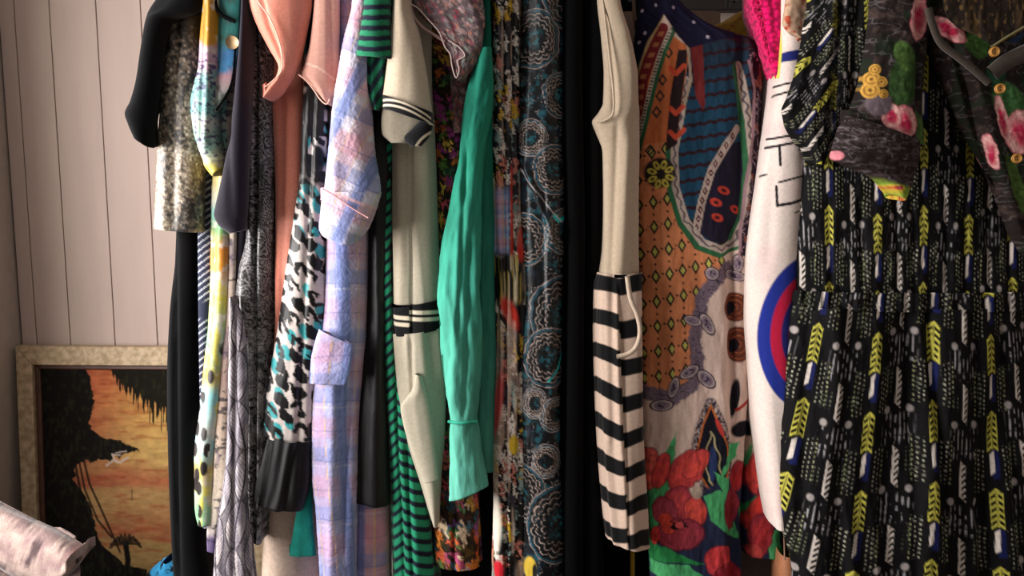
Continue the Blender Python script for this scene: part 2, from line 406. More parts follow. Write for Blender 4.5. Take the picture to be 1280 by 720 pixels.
_r = G - np.array([0, CAMY, CAMZ]); _d = _r[..., 1] * math.cos(PITCH) - _r[..., 2] * math.sin(PITCH)
pxx = 640 + FPX * _r[..., 0] / _d; pyy = 360 - FPX * (_r[..., 1] * math.sin(PITCH) + _r[..., 2] * math.cos(PITCH)) / _d   # where each canvas point was measured in the photograph
m_art = fabric('painted_canvas', None, .85, .5, 300, 0, .15, .1)
gridmesh('canvas', G, False, m_art, pic, art(pxx, pxx, pyy))

# ------------------------------------------------------------------ rails
railm = solid('black_metal_rail', '#17120f', .4, .6, 40, .1)
rack = thing('clothes_rail', 'black metal clothes rail above the garments, reaching from wall to wall', 'clothes rail', (0, RAILY, RAILZ))
tube('pole', [(xc - .004, RAILY, RAILZ), (2.5, RAILY, RAILZ)], .012, railm, rack, 14)
for sx in (xc - .004, 2.488):
    tube('socket', [(sx, RAILY, RAILZ), (sx + .012, RAILY, RAILZ)], .03, railm, rack, 16)
br = thing('wall_rail', 'dark wooden rail fixed to the wall behind the paisley dress', 'rail', (.3, .9, 1.9))
z5 = float(P(860, 2, .9)[1])
box('bar', -.1, 1.9, .885, .925, z5 - .026, z5 + .03, solid('dark_wood', '#1d1410', .6, 0, 12, .2, .1, (1, 8, 8)), br, .004)
for bx_ in (-.05, .85, 1.8): box('bracket', bx_, bx_ + .03, .92, .952, z5 - .03, z5 + .03, railm, br)

# ================================================================== PRINTS
def p_snake(X, U, V):
    d1, d2, i, ax, ay = voro(U / 2.2, V / 3.2, 3)
    big = fbm(U / 16, V / 26, 6)
    lo = sm(.72, .3, .55 * big + .45 * ns(U / 2.5, V / 3.2, 12) + .22 * sm(120, 20, V) - .17 * sm(225, 190, X) * sm(120, 190, V))
    c = ramp(i, [(0, '#7a6856'), (.5, '#a8967e'), (1, '#dccfb8')])
    c = mix(full(X, H('#1f1a17')), c, lo * (.55 + .45 * sm(.55, .3, d1)))
    return c
def p_navydiag(X, U, V):
    t = V + .75 * X
    m = band(t, 8.6, 0, 1.5, .7) * sm(.1, .3, ns(X / 3, V / 3, 8) + .35) * (1 - sm(372, 380, V) * (1 - sm(396, 402, V)))
    return mix(full(X, H('#171c33')), full(X, H('#c9ccd6')), m * sm(215, 225, V))
def p_water(X, U, V):
    n = fbm(X / 13, V / 16, 2) - .5; n2 = fbm(X / 5, V / 9, 7)
    t = V + 26 * n
    c = ramp(t, [(-60, '#c08a1c'), (48, '#d6982a'), (58, '#dcb8c8'), (82, '#d7adc4'), (92, '#86b9b8'), (135, '#8ecbc4'), (150, '#dfe3d6'), (175, '#8fc7b8'),
                 (196, '#d3d6b0'), (215, '#d8c23c'), (240, '#e3d9b8'), (262, '#8fd3c8'), (285, '#7fae6a'), (305, '#e08c3c'), (335, '#e39a34'), (352, '#f0e6d0'), (368, '#d8cf4e'),
                 (430, '#8cc3a0'), (470, '#c2a843'), (500, '#8fcfd0'), (540, '#d8dccf'), (560, '#8fd0d3'), (590, '#c8aa60'), (606, '#d8cfae'), (640, '#9fd6a6'), (662, '#a6dbac')])
    c = mix(c, full(X, H('#efe8da')), sm(.6, .75, n2) * .7)
    c = mix(c, full(X, H('#e3d24e')), sm(.62, .72, fbm(X / 9, V / 30, 31)) * sm(330, 350, V) * .8)
    d1, d2, i, ax, ay = voro(X / 13, V / 26, 19)
    c = mix(c, full(X, H('#2a2220')), sm(.40, .30, d1) * (i > .45) * sm(420, 440, V))
    c = mix(c, full(X, H('#4a3a6a')), sm(.62, .68, ns(X / 3.2, V / 2.2, 15)) * sm(60, 75, V) * (1 - sm(190, 210, V)) * .9)
    return c * .76
def p_teal_side(X, U, V):
    c = ramp(V + 10 * ns(X / 8, V / 8, 3), [(-60, '#1e5c5c'), (20, '#2a6a66'), (60, '#2f6f68'), (72, '#3a6fa0'), (90, '#3f7fae'), (100, '#b58a94'), (125, '#9aa39a'), (160, '#8fa79c')])
    return mix(c, full(X, H('#2e3a34')), sm(.55, .7, fbm(X / 7, V / 12, 4)) * .6)
def p_creambrush(X, U, V):
    c = ramp(V + 14 * fbm(X / 8, V / 9, 4), [(60, '#c9b79c'), (140, '#c8b9a4'), (300, '#cdbfae'), (480, '#b49a90'), (520, '#cbb3a0'), (640, '#d9cbb8'), (668, '#cfc3b8'), (684, '#5a4a72'), (720, '#5a4a72')])
    for a, b_, y in ((262, 286, 131), (258, 288, 146), (262, 270, 158)):
        c = mix(c, full(X, H('#1b1a22')), stroke(X, V, [(a, y), ((a + b_) / 2, y + 2), (b_, y - 3)], 1.5))
    c = mix(c, full(X, H('#2e2a35')), sm(.62, .7, fbm(X / 9, V / 5, 9)) * .85)
    return mix(c, full(X, H('#7a6a7c')), sm(.55, .72, fbm(X / 7, V / 22, 13)) * .6)
def p_bwpaisley(X, U, V):
    wx = U / 15 + .9 * fbm(U / 18, V / 18, 5); wy = V / 17 + .9 * fbm(U / 18, V / 18, 9)
    d1, d2, i, ax, ay = voro(wx, wy, 4)
    rings = sm(.25, .6, np.sin(d1 * 24 + 2.5 * np.sin(np.arctan2(ay, ax) * 3)))
    f = fbm(U / 5, V / 5, 20); g = sm(.04, .0, np.abs(f - .5)) 
    m = np.clip(rings * .7 + g * .9, 0, 1) * sm(.25, .6, fbm(U / 9, V / 28, 2) + .12)
    painted_sheen = sm(300, 470, V) * .55  # velvet sheen painted into the print, stronger towards the bottom
    c = mix(full(X, H('#1a191b')), full(X, H('#a5a2a3')), np.clip(m * .8 + painted_sheen * sm(.4, .7, f), 0, 1))
    return c
def p_feather(X, U, V):
    w = 26; s = V / 90 + .3 * np.sin(V / 37); lx = np.mod(U + 6 * np.sin(V / 34), w) - w / 2
    lf = np.mod(V + 22 * np.floor((U + 6 * np.sin(V / 34)) / w), 62) / 62
    wid = 11 * np.sin(PI * np.clip(lf * 1.02, 0, 1)) ** .6 + 1.5
    barb = band(V + 1.7 * np.abs(lx) + 2 * ns(U / 4, V / 6, 3), 6.5, 0, 1.5, .8)
    c = ramp(ns(U / 6, V / 12, 7), [(0, '#77707a'), (.5, '#958d96'), (1, '#bdb4b8')])
    c = mix(c, full(X, H('#d2c6c2')), sm(.5, .8, ns(U / 5, V / 30, 15)) * sm(1, 3, np.abs(lx)) * .7)
    c = mix(c, full(X, H('#2c272e')), barb * .85)
    c = mix(c, full(X, H('#2a262c')), np.clip(sm(1.3, .5, np.abs(lx)) + sm(1.3, .4, np.abs(np.abs(lx) - wid)), 0, 1))
    return mix(c, full(X, H('#3a353c')), sm(0, 1.2, np.abs(lx) - wid) * .6)
def p_leopard(X, U, V):
    x = X; y = V - .7 * X
    wx = x / 19 + .35 * (fbm(X / 9, V / 9, 5) - .5); wy = y / 22 + .35 * (fbm(X / 9, V / 9, 9) - .5)
    d1, d2, i, ax, ay = voro(wx, wy, 41, .6)
    c = full(X, H('#cdc1bb')); t1, t2, ti, tx, ty = voro(x / 17 + 7.3, y / 26 + 3, 88, .8)
    c = mix(c, full(X, H('#3a9fa3')), sm(.40, .33, t1 + .15 * (fbm(X / 6, V / 6, 3) - .5)) * (ti > .3))
    ang = np.arctan2(ay, ax) + i * 6.28; r0 = .31 + .05 * np.sin(3 * ang + i * 20)
    wob = .05 * (ns(X / 7, V / 7, 7) - .5)
    ring = sm(.18, .14, np.abs(d1 - r0) + wob) * sm(-.92, -.75, np.cos(ang))
    solidb = sm(.36, .31, d1 + wob) * (i > .6)
    up = sm(290, 200, V) * 1.0; m = np.maximum(np.maximum(ring, solidb), up * sm(.35, .5, ns(X / 9, V / 22, 71) + .2))
    return mix(c, full(X, H('#0c0a0c')), np.clip(m, 0, 1))
def plaid(a, b_, c0, pk=.5):
    """a across, b along (px)"""
    c = c0
    pa = band(a, 62, 3, 22, 2.5); pb = band(b_, 74, 8, 34, 3)
    c = mix(c, full(a, H('#bf8798')), pa * pk); c = mix(c, full(a, H('#c98594')), pb * pk)
    ba = band(a + 28, 62, 2, 17, 2); bb = band(b_ + 30, 74, 2, 20, 2)
    c = mix(c, full(a, H('#7284bd')), ba * .85); c = mix(c, full(a, H('#7484b8')), bb * .55)
    for o in (5, 11, 19): c = mix(c, full(a, H('#5c6494')), band(a + o + 10, 62, 0, 1.3, .6) * .6)
    for o in (0, 20): c = mix(c, full(a, H('#d8b070')), band(a + o + 41, 62, 0, 1.2, .6) * .75)
    c = mix(c, full(a, H('#59618f')), band(b_ + 12, 37, 0, 1.4, .7) * .55)
    c = mix(c, full(a, H('#d8d6e4')), band(b_ + 5, 74, 0, 2, .8) * .3)
    return c
def p_plaid(X, U, V):
    c = full(X, H('#a3a4cc')); c = mix(c, full(X, H('#c4a0ac')), sm(425, 452, X - .02 * V + 8) * .6)
    return plaid(U - .07 * V + 14, V + 5 * np.sin(U / 30), c, .3)
def p_plaid_sleeve(X, U, V):
    c = full(X, H('#d2cbdc'))
    a = X * .9 + V * .42; b_ = V * .9 - X * .42
    c = plaid(a + 35, b_ + 42, c)
    return mix(c, full(X, H('#e9b8ba')), sm(.6, .9, band(V - .48 * X, 900, 42, 46, 1.5)) * 0 + band(V - .42 * X, 1200, 63.5, 67, 1.2) * .8)
def gstripe(t, per, X, g='#1f7653', n='#141a2b', duty=.5):
    return mix(full(X, H(g)), full(X, H(n)), band(t, per, per * duty, per * 1.0, .7))
def p_gsleeve(X, U, V):
    t = V - 5 * (1 - ((X - 466) / 24) ** 2) * np.sign(1); return gstripe(t + 6, 13.2, X)
def p_gbody(X, U, V):
    k = sm(485, 491, X - .045 * (V - 300) * (V > 300))
    t = V + np.where(X < 489 + .03 * np.clip(V - 300, 0, 999), .95 * (X - 489), -.42 * (X - 489))
    t = np.where(V > 520, t + (V - 520) * 0, t)
    return gstripe(t, 14.8, X, '#26916a', duty=.56)
def p_gbody2(X, U, V): return gstripe(V - .35 * X + 3 * np.sin(X / 9), 14.5, X)
CR = '#b3a68c'
def p_cream(X, U, V):
    c = full(X, H('#b9a993')); return mix(c, full(X, H('#a7a594')), sm(500, 560, X + .1 * V) * .6)
def p_jband(X, U, V):
    o = np.where(X > 511, 0, 7.5) + .02 * (X - 511); t = V - o - 379
    c = full(X, H('#0d0d10'))
    c = mix(c, full(X, H('#c9bda6')), band(t, 400, 9.5, 14.5, .8) + band(t, 400, 18, 23, .8))
    return c
def p_cuff(X, U, V):
    c = full(X, H('#0e0e11')); return c
def florals(cols, bg, sc, seed, dens=.45, vy=1.3):
    def f(X, U, V):
        c = full(X, H(bg))
        for k in range(3):
            w = fbm(U / (sc * .6), V / (sc * .6), seed + 50 + k) - .5
            d1, d2, i, ax, ay = voro(U / sc + w + k * 3.3, V / (sc * vy) + w, seed + k * 7)
            r = .3 + .12 * np.sin(5 * np.arctan2(ay, ax) + i * 9)
            m = sm(r + .04, r - .04, d1) * (_h(np.floor(i * 9999), np.floor(i * 777), 3) < dens + .2)
            c = mix(c, pick(np.mod(i * 7.31, 1), cols), m)
            c = mix(c, full(X, H(bg)), sm(.03, .0, np.abs(d1 - r * .6)) * m * .8)
        c = c * (.8 + .4 * ns(U / 2, V / 2.5, seed)[..., None])
        return c
    return f
p_mauve = florals(['#8a6f74', '#a58a88', '#b07a6a', '#6b5b66', '#7a8078', '#9a4a58'], '#5d5052', 7, 3, .6)
p_mauve2 = lambda X, U, V: mix(p_mauve(X, U, V), full(X, H('#c8b2aa')), np.zeros(X.shape))
_dkf = florals(['#8a4a22', '#3f5a26', '#a03a4a', '#6b2a58', '#9a7a30', '#20382a', '#7c3a30'], '#1c1712', 17, 8, .55)
def p_darkfloral(X, U, V):
    c = _dkf(X, U, V) * 1.9
    c = mix(c, full(X, H('#1a1410')), band(V + 3 * np.sin(X / 5), 9, 0, 2.5, 1) * sm(.5, .6, ns(X / 20, V / 30, 4)) * .9)
    c2 = _brf(X, U, V); return mix(c, c2, sm(600, 640, V) * .9)
_brf = florals(['#c8742a', '#3f6a3a', '#b04a72', '#d8a04a', '#8a5a9a', '#2f5a6a', '#c85a30', '#d0b89a'], '#2a2018', 19, 12, .7)
_mf = florals(['#c9a02a', '#e0d6ca', '#c87a6a', '#7f9590', '#0c0b0c', '#ddd3c6', '#101012', '#3a3640'], '#0c0b0c', 10, 22, .8, 3.0)
def p_multi(X, U, V):
    c = _mf(X, X, V)
    streak = ns(U / 2.2, V / 45, 66)
    z = sm(270, 290, V) * (1 - sm(330, 345, V))
    blue = plaid(U * 2, V * 3, full(X, H('#8fa6c8'))); c = mix(c, blue, sm(225, 245, V) * (1 - sm(312, 322, V)) * sm(640, 632, X))
    c = mix(c, full(X, H('#c23020')), sm(200, 215, V) * (1 - sm(320, 330, V)) * band(X, 500, 138, 142.5, 1))
    st = mix(full(X, H('#1b1813')), ramp(ns(U / 3, V / 90, 3), [(0, '#3a3018'), (.5, '#b09a3a'), (.7, '#d8cfb6'), (1, '#cbbfa0')]), sm(.42, .55, streak))
    c = mix(c, st, sm(315, 325, V) * (1 - sm(372, 385, V)))
    c = mix(c, full(X, H('#cf3426')), disc(X, V, 638, 392, 8, 22, -.4, .3)); c = mix(c, full(X, H('#d63222')), disc(X, V, 650, 305, 3.5, 22, 0, .3))
    c = mix(c, full(X, H('#d8b9a6')), sm(.62, .7, ns(X / 4, V / 60, 71)) * .5)
    c = mix(c, full(X, H('#d05050')), disc(X, V, 624, 505, 5, 42, .08, .3)); c = mix(c, full(X, H('#e0d8c6')), disc(X, V, 622, 655, 6, 35, 0, .3))
    c = mix(c, full(X, H('#d8b42e')), disc(X, V, 642, 556, 6, 12, 0, .2)); c = mix(c, full(X, H('#c01e2a')), disc(X, V, 625, 712, 6, 12, 0, .2))
    return c
def p_mandala(X, U, V):
    n = fbm(X / 7, V / 9, 3)
    c = mix(full(X, H('#07090e')), full(X, H('#10202e')), sm(.5, .8, n))
    fil = sm(.03, .0, np.abs(fbm(X / 5, V / 5, 12) - .5)) * sm(.42, .62, fbm(X / 16, V / 16, 2))
    c = mix(c, full(X, H('#a39a92')), fil * .75); c = mix(c, full(X, H('#20606c')), sm(.6, .72, fbm(X / 8, V / 8, 44)) * .6)
    for (cx, cy, r) in ((716, -8, 45), (668, 48, 38), (704, 118, 30), (664, 172, 24), (694, 212, 32), (708, 290, 30), (655, 300, 34), (704, 395, 50), (686, 448, 38), (668, 505, 20), (694, 520, 22), (682, 577, 22), (650, 620, 38), (700, 658, 50), (660, 735, 22), (700, 745, 20)):
        X2 = X + 2.2 * (ns(X / 7, V / 9, 51) - .5) * 2; d = np.hypot((X2 - cx) * 1.15, V - cy); a = np.arctan2(V - cy, X - cx); z = np.abs(np.sin(a * 8)); m = sm(r + 1.5, r - .5, d)
        gr = .35 + .65 * ns(X / 4, V / 4, int(cx)) * sm(705, 685, X + 0 * V) + .1
        c = mix(c, full(X, H('#07090d')), m * .85)
        c = mix(c, full(X, H('#27586a')), m * sm(1.8, .5, np.abs(d - r + 3.2)) * gr)
        c = mix(c, full(X, H('#b5a5a0')), m * sm(1.0, .2, np.abs(d - r + .6)) * gr)
        for q, am, o in ((.76, .08, 0), (.62, .09, .4), (.44, .1, 0)):
            zz_ = np.abs(np.sin(a * 8 + o)); c = mix(c, full(X, H('#b3a096')), m * sm(1.1, .3, np.abs(d - r * (q + am * zz_))) * gr * .95)
        c = mix(c, full(X, H('#23707c')), m * sm(.5, .7, fbm(X / 3, V / 3, 9)) * sm(r * .42, r * .2, d) * .6)
    c = mix(c, full(X, H('#c9a93a')), disc(X, V, 662, 712, 8, 14)); c = mix(c, full(X, H('#161310')), disc(X, V, 668, 716, 3, 10))
    c = mix(c, full(X, H('#1fa0a0')), stroke(X, V, [(686, 478), (698, 462), (705, 440)], 1.3) * .9)
    c = mix(c, full(X, H('#1fb0ac')), stroke(X, V, [(694, 270), (699, 276), (707, 273)], 2.6))
    c = mix(c, full(X, H('#b8b0b4')), stroke(X, V, [(647, 205), (665, 232), (690, 264), (703, 278)], .8) * .8)
    return c
def p_bw(X, U, V):
    w = 3 * np.sin(X / 8 + 2) + 2.5 * np.sin(X / 17 + V / 60) - np.where(X < 772 + .04 * (V - 350), 0, 11) * sm(350, 420, V)
    t = V + w - 343
    return mix(full(X, H('#c4ab99')), full(X, H('#060607')), band(t, 44.5, 4, 24, .9))
def p_scarf(X, U, V):
    nn = fbm(X / 14, V / 14, 4)
    c = full(X, H('#c6ada0'))
    cream = c.copy()
    # diamond field
    orange = full(X, H('#c07850')) * (.85 + .3 * nn[..., None])
    k = np.round((X - 819) / 16.4); yb = 190 + .0 * k
    sl = -2.0; vv_ = V - (284 + k * -4.2) ; dv_ = vv_ - 31.2 * np.round(vv_ / 31.2); dx = X - (819 + k * 16.4 + (V - 284) * .03)
    r = np.abs(dx) / 5.4 + np.abs(dv_) / 9.5
    orange = mix(orange, full(X, H('#2a201c')), sm(1.1, .95, r)); orange = mix(orange, full(X, H('#a9a352')), sm(.62, .5, r))
    dd = V - (284 + k * -4.2) - 15.6; dd = dd - 31.2 * np.round(dd / 31.2); orange = mix(orange, full(X, H('#3a2420')), sm(2, 1, np.hypot(dx, dd)))
    dx2 = np.abs(dx) - 8.2; orange = mix(orange, full(X, H('#3a2420')), sm(2, 1, np.hypot(dx2, dv_)))
    fieldp = [(780, 170), (845, 150), (850, 240), (868, 290), (905, 322), (912, 332), (896, 350), (880, 385), (872, 420), (876, 455), (868, 485), (838, 494), (780, 496)]
    c = mix(c, orange, poly(X, V, fieldp, 1.5))
    # purple leafy border
    bl = [(912, 335), (893, 352), (878, 372), (874, 398), (868, 425), (873, 452), (866, 482), (842, 497), (805, 493)]
    d = line(X, V, bl); a = ns(X / 3.4, V / 3.4, 9)
    c = mix(c, full(X, H('#6a5a66')), sm(8 + 4 * a, 5 + 4 * a, d)); c = mix(c, full(X, H('#2f2532')), sm(.05, .01, np.abs(ns(X / 4, V / 4, 30) - .5)) * sm(11, 7, d))
    for (cx, cy, rx, ry, ro) in ((884, 405, 7, 15, -.5), (866, 401, 12, 6, .3), (883, 474, 8, 14, -.8), (862, 465, 14, 7, -.5), (842, 484, 6, 14, .3), (828, 507, 14, 7, -.2), (890, 342, 9, 8, .4), (925, 330, 6, 12, 0), (921, 345, 14, 6, .3)):
        e = ell(X, V, cx, cy, rx, ry, ro); c = mix(c, full(X, H('#7d6c78')), sm(1.1, .95, e)); c = mix(c, full(X, H('#2c2433')), sm(.12, .02, np.abs(e - 1.0)))
        c = mix(c, full(X, H('#bfae9f')), sm(.1, .02, np.abs(e - .8)) * .8); c = mix(c, full(X, H('#3a2f3f')), sm(.5, .4, e) * sm(.45, .55, ns(X / 2, V / 2, 4)))
    c = mix(c, full(X, H('#2a1c26')), sm(110, 90, V) * sm(850, 860, X))
    # blue oval with stripes
    ov = [(862, 40), (965, 60), (950, 120), (938, 260), (925, 300), (900, 309), (878, 300), (858, 270), (846, 225), (846, 175), (856, 110)]
    blue = mix(full(X, H('#193c52')), full(X, H('#1d2430')), sm(150, 40, V) * .8)
    t = V + .16 * (X - 860) + 2 * np.sin(X / 2.1) * .5
    blue = mix(blue, full(X, H('#2a141c')), band(t, 17.2, 0, 4.6, .8))
    om = poly(X, V, ov, 1.2); od = line(X, V, ov[4:])
    c = mix(c, blue, om)
    c = mix(c, full(X, H('#1a1526')), poly(X, V, [(918, 178), (895, 205), (880, 245), (870, 288), (890, 303), (915, 303), (935, 240), (938, 175)]))
    lf = [(924, 160), (908, 182), (890, 212), (878, 250), (870, 290)]
    c = mix(c, full(X, H('#a8948a')), stroke(X, V, lf, 5)); 
    for k_ in range(11):
        y = 170 + k_ * 11.5; x = np.interp(y, [p_[1] for p_ in lf], [p_[0] for p_ in lf]); e = np.abs(X - x) / 3 + np.abs(V - y) / 5
        c = mix(c, full(X, H('#4a1a20')), sm(1.15, 1, e) * sm(.4, .5, e))
    for (x, y) in ((905, 238), (895, 253), (897, 272), (921, 262)):
        e = ell(X, V, x, y, 8, 5, .4); c = mix(c, full(X, H('#a8362a')), sm(1.1, .9, e)); c = mix(c, full(X, H('#3a1418')), sm(.5, .35, e))
    for w_, col in ((13, '#2a5a3a'), (8.5, '#a8978c')):
        edge = [(858, 100), (850, 150), (843, 190), (845, 235), (857, 275), (878, 303), (902, 312), (922, 304), (936, 270), (942, 210), (938, 150), (926, 80)]
        c = mix(c, full(X, H(col)), sm(w_ / 1.6, w_ / 1.6 - 1.2, line(X + (3 if w_ > 10 else 0), V - (3 if w_ > 10 else 0), edge)))
    zz = line(X + 1.6 * np.sin(V / 2.4), V + 1.6 * np.sin(X / 2.4), edge); c = mix(c, full(X, H('#574a50')), sm(1.6, .8, zz))
    # left bands
    c = mix(c, full(X, H('#b06038')), poly(X, V, [(836, 40), (862, 60), (846, 175), (780, 185), (780, 120), (815, 90)], 1.5))
    pl = [(840, 45), (826, 85), (822, 130), (812, 175)]
    for (x, y) in ((836, 66), (829, 100), (822, 140), (814, 188), (826, 120)):
        c = mix(c, full(X, H('#2c2a24')), sm(1.3, 1, np.abs(X - x) / 5 + np.abs(V - y) / 7) * sm(.5, .7, np.abs(X - x) / 5 + np.abs(V - y) / 7))
    dc = poly(X, V, [(848, 62), (860, 62), (853, 120), (846, 180), (832, 190), (838, 120)]); c = mix(c, full(X, H('#241619')), dc)
    for y in (88, 138, 168): c = mix(c, full(X, H('#b2432c')), stroke(X, V, [(838, y - 3), (845, y + 4), (855, y - 6)], 3))
    bd = [(838, 38), (828, 62), (818, 95), (806, 150), (798, 185)]
    c = mix(c, full(X, H('#2e5a3c')), stroke(X, V, [(x + 3, y) for x, y in bd], 4)); c = mix(c, full(X, H('#b8a898')), stroke(X, V, bd, 2.2))
    c = mix(c, full(X, H('#1d1718')), stroke(X, V, bd, 1.4) * band(V, 4, 0, 2, .4))
    rd = [(826, 32), (814, 62), (803, 95), (798, 150)]
    c = mix(c, full(X, H('#6e2024')), stroke(X, V, [(x + 2, y + 4) for x, y in rd], 7.5) * (1 - stroke(X, V, bd, 2.4)))
    c = mix(c, full(X, H('#b3744a')), stroke(X, V, [(x + 3, y + 4) for x, y in rd], 3) * band(V, 13, 0, 6, .8) * .7)
    c = mix(c, full(X, H('#b09468')), stroke(X, V, [(828, 20), (817, 42), (806, 70), (800, 95), (798, 140)], 2.2))
    # tongue
    c = mix(c, full(X, H('#6a2524')), poly(X, V, [(863, 55), (879, 55), (882, 130), (879, 138), (870, 120)])); c = mix(c, full(X, H('#a08c78')), stroke(X, V, [(860, 55), (864, 100), (856, 130)], 1.7))
    # flower
    c = mix(c, full(X, H('#251d1c')), disc(X, V, 826, 216, 19, 19, 0, .12) * sm(.3, .45, ns(X / 3, V / 3, 2) + .3))
    for k_ in range(8):
        an = k_ * PI / 4 + .3; x, y = 827 + 11 * math.cos(an), 218 + 12.5 * math.sin(an); e = ell(X, V, x, y, 6, 3.6, an)
        c = mix(c, full(X, H('#b3a545')), sm(1.1, .9, e)); c = mix(c, full(X, H('#4a4020')), sm(.5, .35, e))
    # top navy with dots
    nv_ = poly(X, V, [(780, -100), (990, -100), (960, 42), (905, 48), (862, 60), (848, 45), (830, 18), (812, 50), (800, 88), (780, 90)], 1.5)
    c = mix(c, full(X, H('#14122a')), nv_)
    for (x, y) in ((803, 12), (842, 9), (868, 27), (809, 40), (803, 50), (900, 8), (885, 46), (820, 6)): c = mix(c, full(X, H('#a8a0b0')), disc(X, V, x, y, 1.8, 2.2))
    # right side dark paisley band
    rp = poly(X, V, [(938, 60), (1010, 60), (1010, 330), (925, 320), (938, 240), (942, 150)], 2)
    dk = mix(full(X, H('#241722')), full(X, H('#6b3a2c')), sm(.55, .62, fbm(X / 9, V / 13, 14))); dk = mix(dk, full(X, H('#8a7078')), sm(.04, 0, np.abs(fbm(X / 8, V / 10, 24) - .5)))
    c = mix(c, dk, rp); c = mix(c, full(X, H('#8c6c72')), stroke(X, V, [(938, 75), (944, 110), (942, 170), (934, 230), (926, 320)], 1.6))
    for (cx, cy, rx, ry) in ((922, 385, 16, 18), (926, 432, 16, 22)):
        e = ell(X, V, cx, cy, rx, ry); c = mix(c, full(X, H('#5d2f22')), sm(1.1, .95, e)); c = mix(c, full(X, H('#b0623a')), sm(.12, 0, np.abs(np.mod(e * 3, 1) - .5)) * sm(1.1, 1, e)); c = mix(c, full(X, H('#15121a')), disc(X, V, cx - 6, cy + 2, 6, 9, .3))
    c = mix(c, full(X, H('#141019')), disc(X, V, 922, 500, 5, 25, .1) + disc(X, V, 933, 540, 14, 10, -.3)); c = mix(c, full(X, H('#a03028')), stroke(X, V, [(925, 515), (940, 502)], 2))
    # big paisley drop
    drop = [(889, 505), (878, 530), (871, 560), (872, 590), (885, 612), (905, 612), (913, 590), (912, 560), (900, 530)]
    dd = line(X, V, drop + [drop[0]])
    c = mix(c, full(X, H('#241c2c')), sm(9, 6, dd) * sm(0, 1, ns(X / 2, V / 2, 8) + .2)); c = mix(c, full(X, H('#8a7a7c')), sm(1.6, .8, np.abs(dd - 5)) * band(X + V, 7, 0, 3, .5) * (V < 560))
    c = mix(c, full(X, H('#12131f')), poly(X, V, drop)); c = mix(c, full(X, H('#b5602e')), sm(1.7, .9, np.abs(dd - 1)) * inside(X, V, drop))
    c = mix(c, full(X, H('#a09470')), sm(1.5, .7, line(X + 1.5 * np.sin(V / 4), V, [(889, 540), (883, 570), (885, 600), (896, 610), (902, 595), (898, 565), (889, 540)])))
    c = mix(c, full(X, H('#26345c')), disc(X, V, 891, 580, 5, 22)); c = mix(c, full(X, H('#b83a34')), disc(X, V, 900, 535, 3, 12, -.4))
    # tulips
    Xw = X + 3 * (ns(X / 7, V / 7, 5) - .5); Vw = V + 3 * (ns(X / 7, V / 7, 6) - .5); tx_ = .7 + .55 * ns(X / 2.2 + V / 9, V / 7, 4)[..., None]
    navy = poly(X, V, [(780, 640), (815, 655), (860, 625), (900, 600), (930, 600), (1010, 650), (1010, 800), (780, 800)], 6)
    c = mix(c, full(X, H('#22273f')) * (.8 + .4 * nn[..., None]), navy)
    def leaf(pts, col='#48a064'):
        nonlocal c; c = mix(c, full(X, H(col)) * tx_, poly(Xw, Vw, pts, 1.5))
    def petal(cx, cy, rx, ry, ro, col='#ea6a5c', dark=.2):
        nonlocal c
        e = ell(Xw, Vw, cx, cy, rx, ry, ro); pc = mix(full(X, H(col)), full(X, H('#8e3040')), sm(.5, 1, e) * dark + sm(.5, .8, ns(X / 4, V / 4, int(cx))) * .35)
        c = mix(c, pc * tx_, sm(1.06, .94, e)); c = mix(c, full(X, H('#4a1620')), sm(.07, .02, np.abs(e - 1)) * .6)
    leaf([(832, 566), (845, 540), (842, 600), (830, 620), (815, 650), (805, 700), (803, 640)]); leaf([(800, 640), (835, 605), (838, 625), (812, 690)])
    leaf([(915, 560), (930, 555), (925, 575), (900, 600)]); leaf([(880, 620), (900, 612), (925, 640), (930, 680), (905, 665), (888, 650)]); leaf([(893, 590), (912, 600), (912, 630), (903, 615)])
    leaf([(812, 680), (840, 688), (880, 706), (840, 703), (815, 705)], '#257a40'); leaf([(815, 705), (860, 706), (885, 725), (850, 722), (815, 722)]); leaf([(930, 640), (960, 600), (950, 690), (935, 665)], '#2a7a44')
    leaf([(945, 550), (935, 600), (930, 620), (936, 570)]); leaf([(960, 670), (975, 660), (978, 700), (962, 700)])
    petal(812, 590, 15, 28, .1); petal(827, 590, 10, 24, .3, '#cf453e'); petal(858, 588, 19, 30, .65, '#c8423c'); petal(870, 580, 12, 22, .7, '#d44a40')
    petal(848, 630, 19, 22, .2, '#c04448', .6); petal(832, 640, 15, 20, -.3, '#a84452', .6); petal(869, 640, 14, 20, -.1, '#d04c40'); petal(850, 668, 30, 20, 0, '#a63c4a', .6); petal(835, 655, 9, 14, -.4, '#d8483a', 0); petal(820, 672, 6, 12, .1, '#d8403a', 0)
    c = mix(c, full(X, H('#1a1018')), disc(X, V, 848, 656, 13, 7) * sm(.5, .6, ns(X / 2, V / 2, 3))); c = mix(c, full(X, H('#d05050')), disc(X, V, 849, 656, 5, 4))
    petal(900, 702, 19, 20, .1, '#c0383a', .3); petal(912, 722, 20, 16, 0, '#98202c'); petal(918, 640, 12, 26, 0, '#7e2024', .6); petal(928, 600, 10, 20, .1, '#9c2524', .5)
    petal(950, 585, 12, 34, .2, '#d84840'); petal(960, 612, 12, 20, .4, '#8a2434', .7); petal(948, 640, 11, 28, .4, '#c8362e', .3); petal(952, 668, 15, 26, .1, '#b83438', .6); petal(945, 690, 10, 10, 0, '#c94a44', .2)
    c = mix(c, full(X, H('#a89684')), disc(X, V, 871, 616, 7, 8) * .8)
    c = c * (.92 + .16 * ns(X / 1.6, V / 1.6, 77)[..., None])
    return c
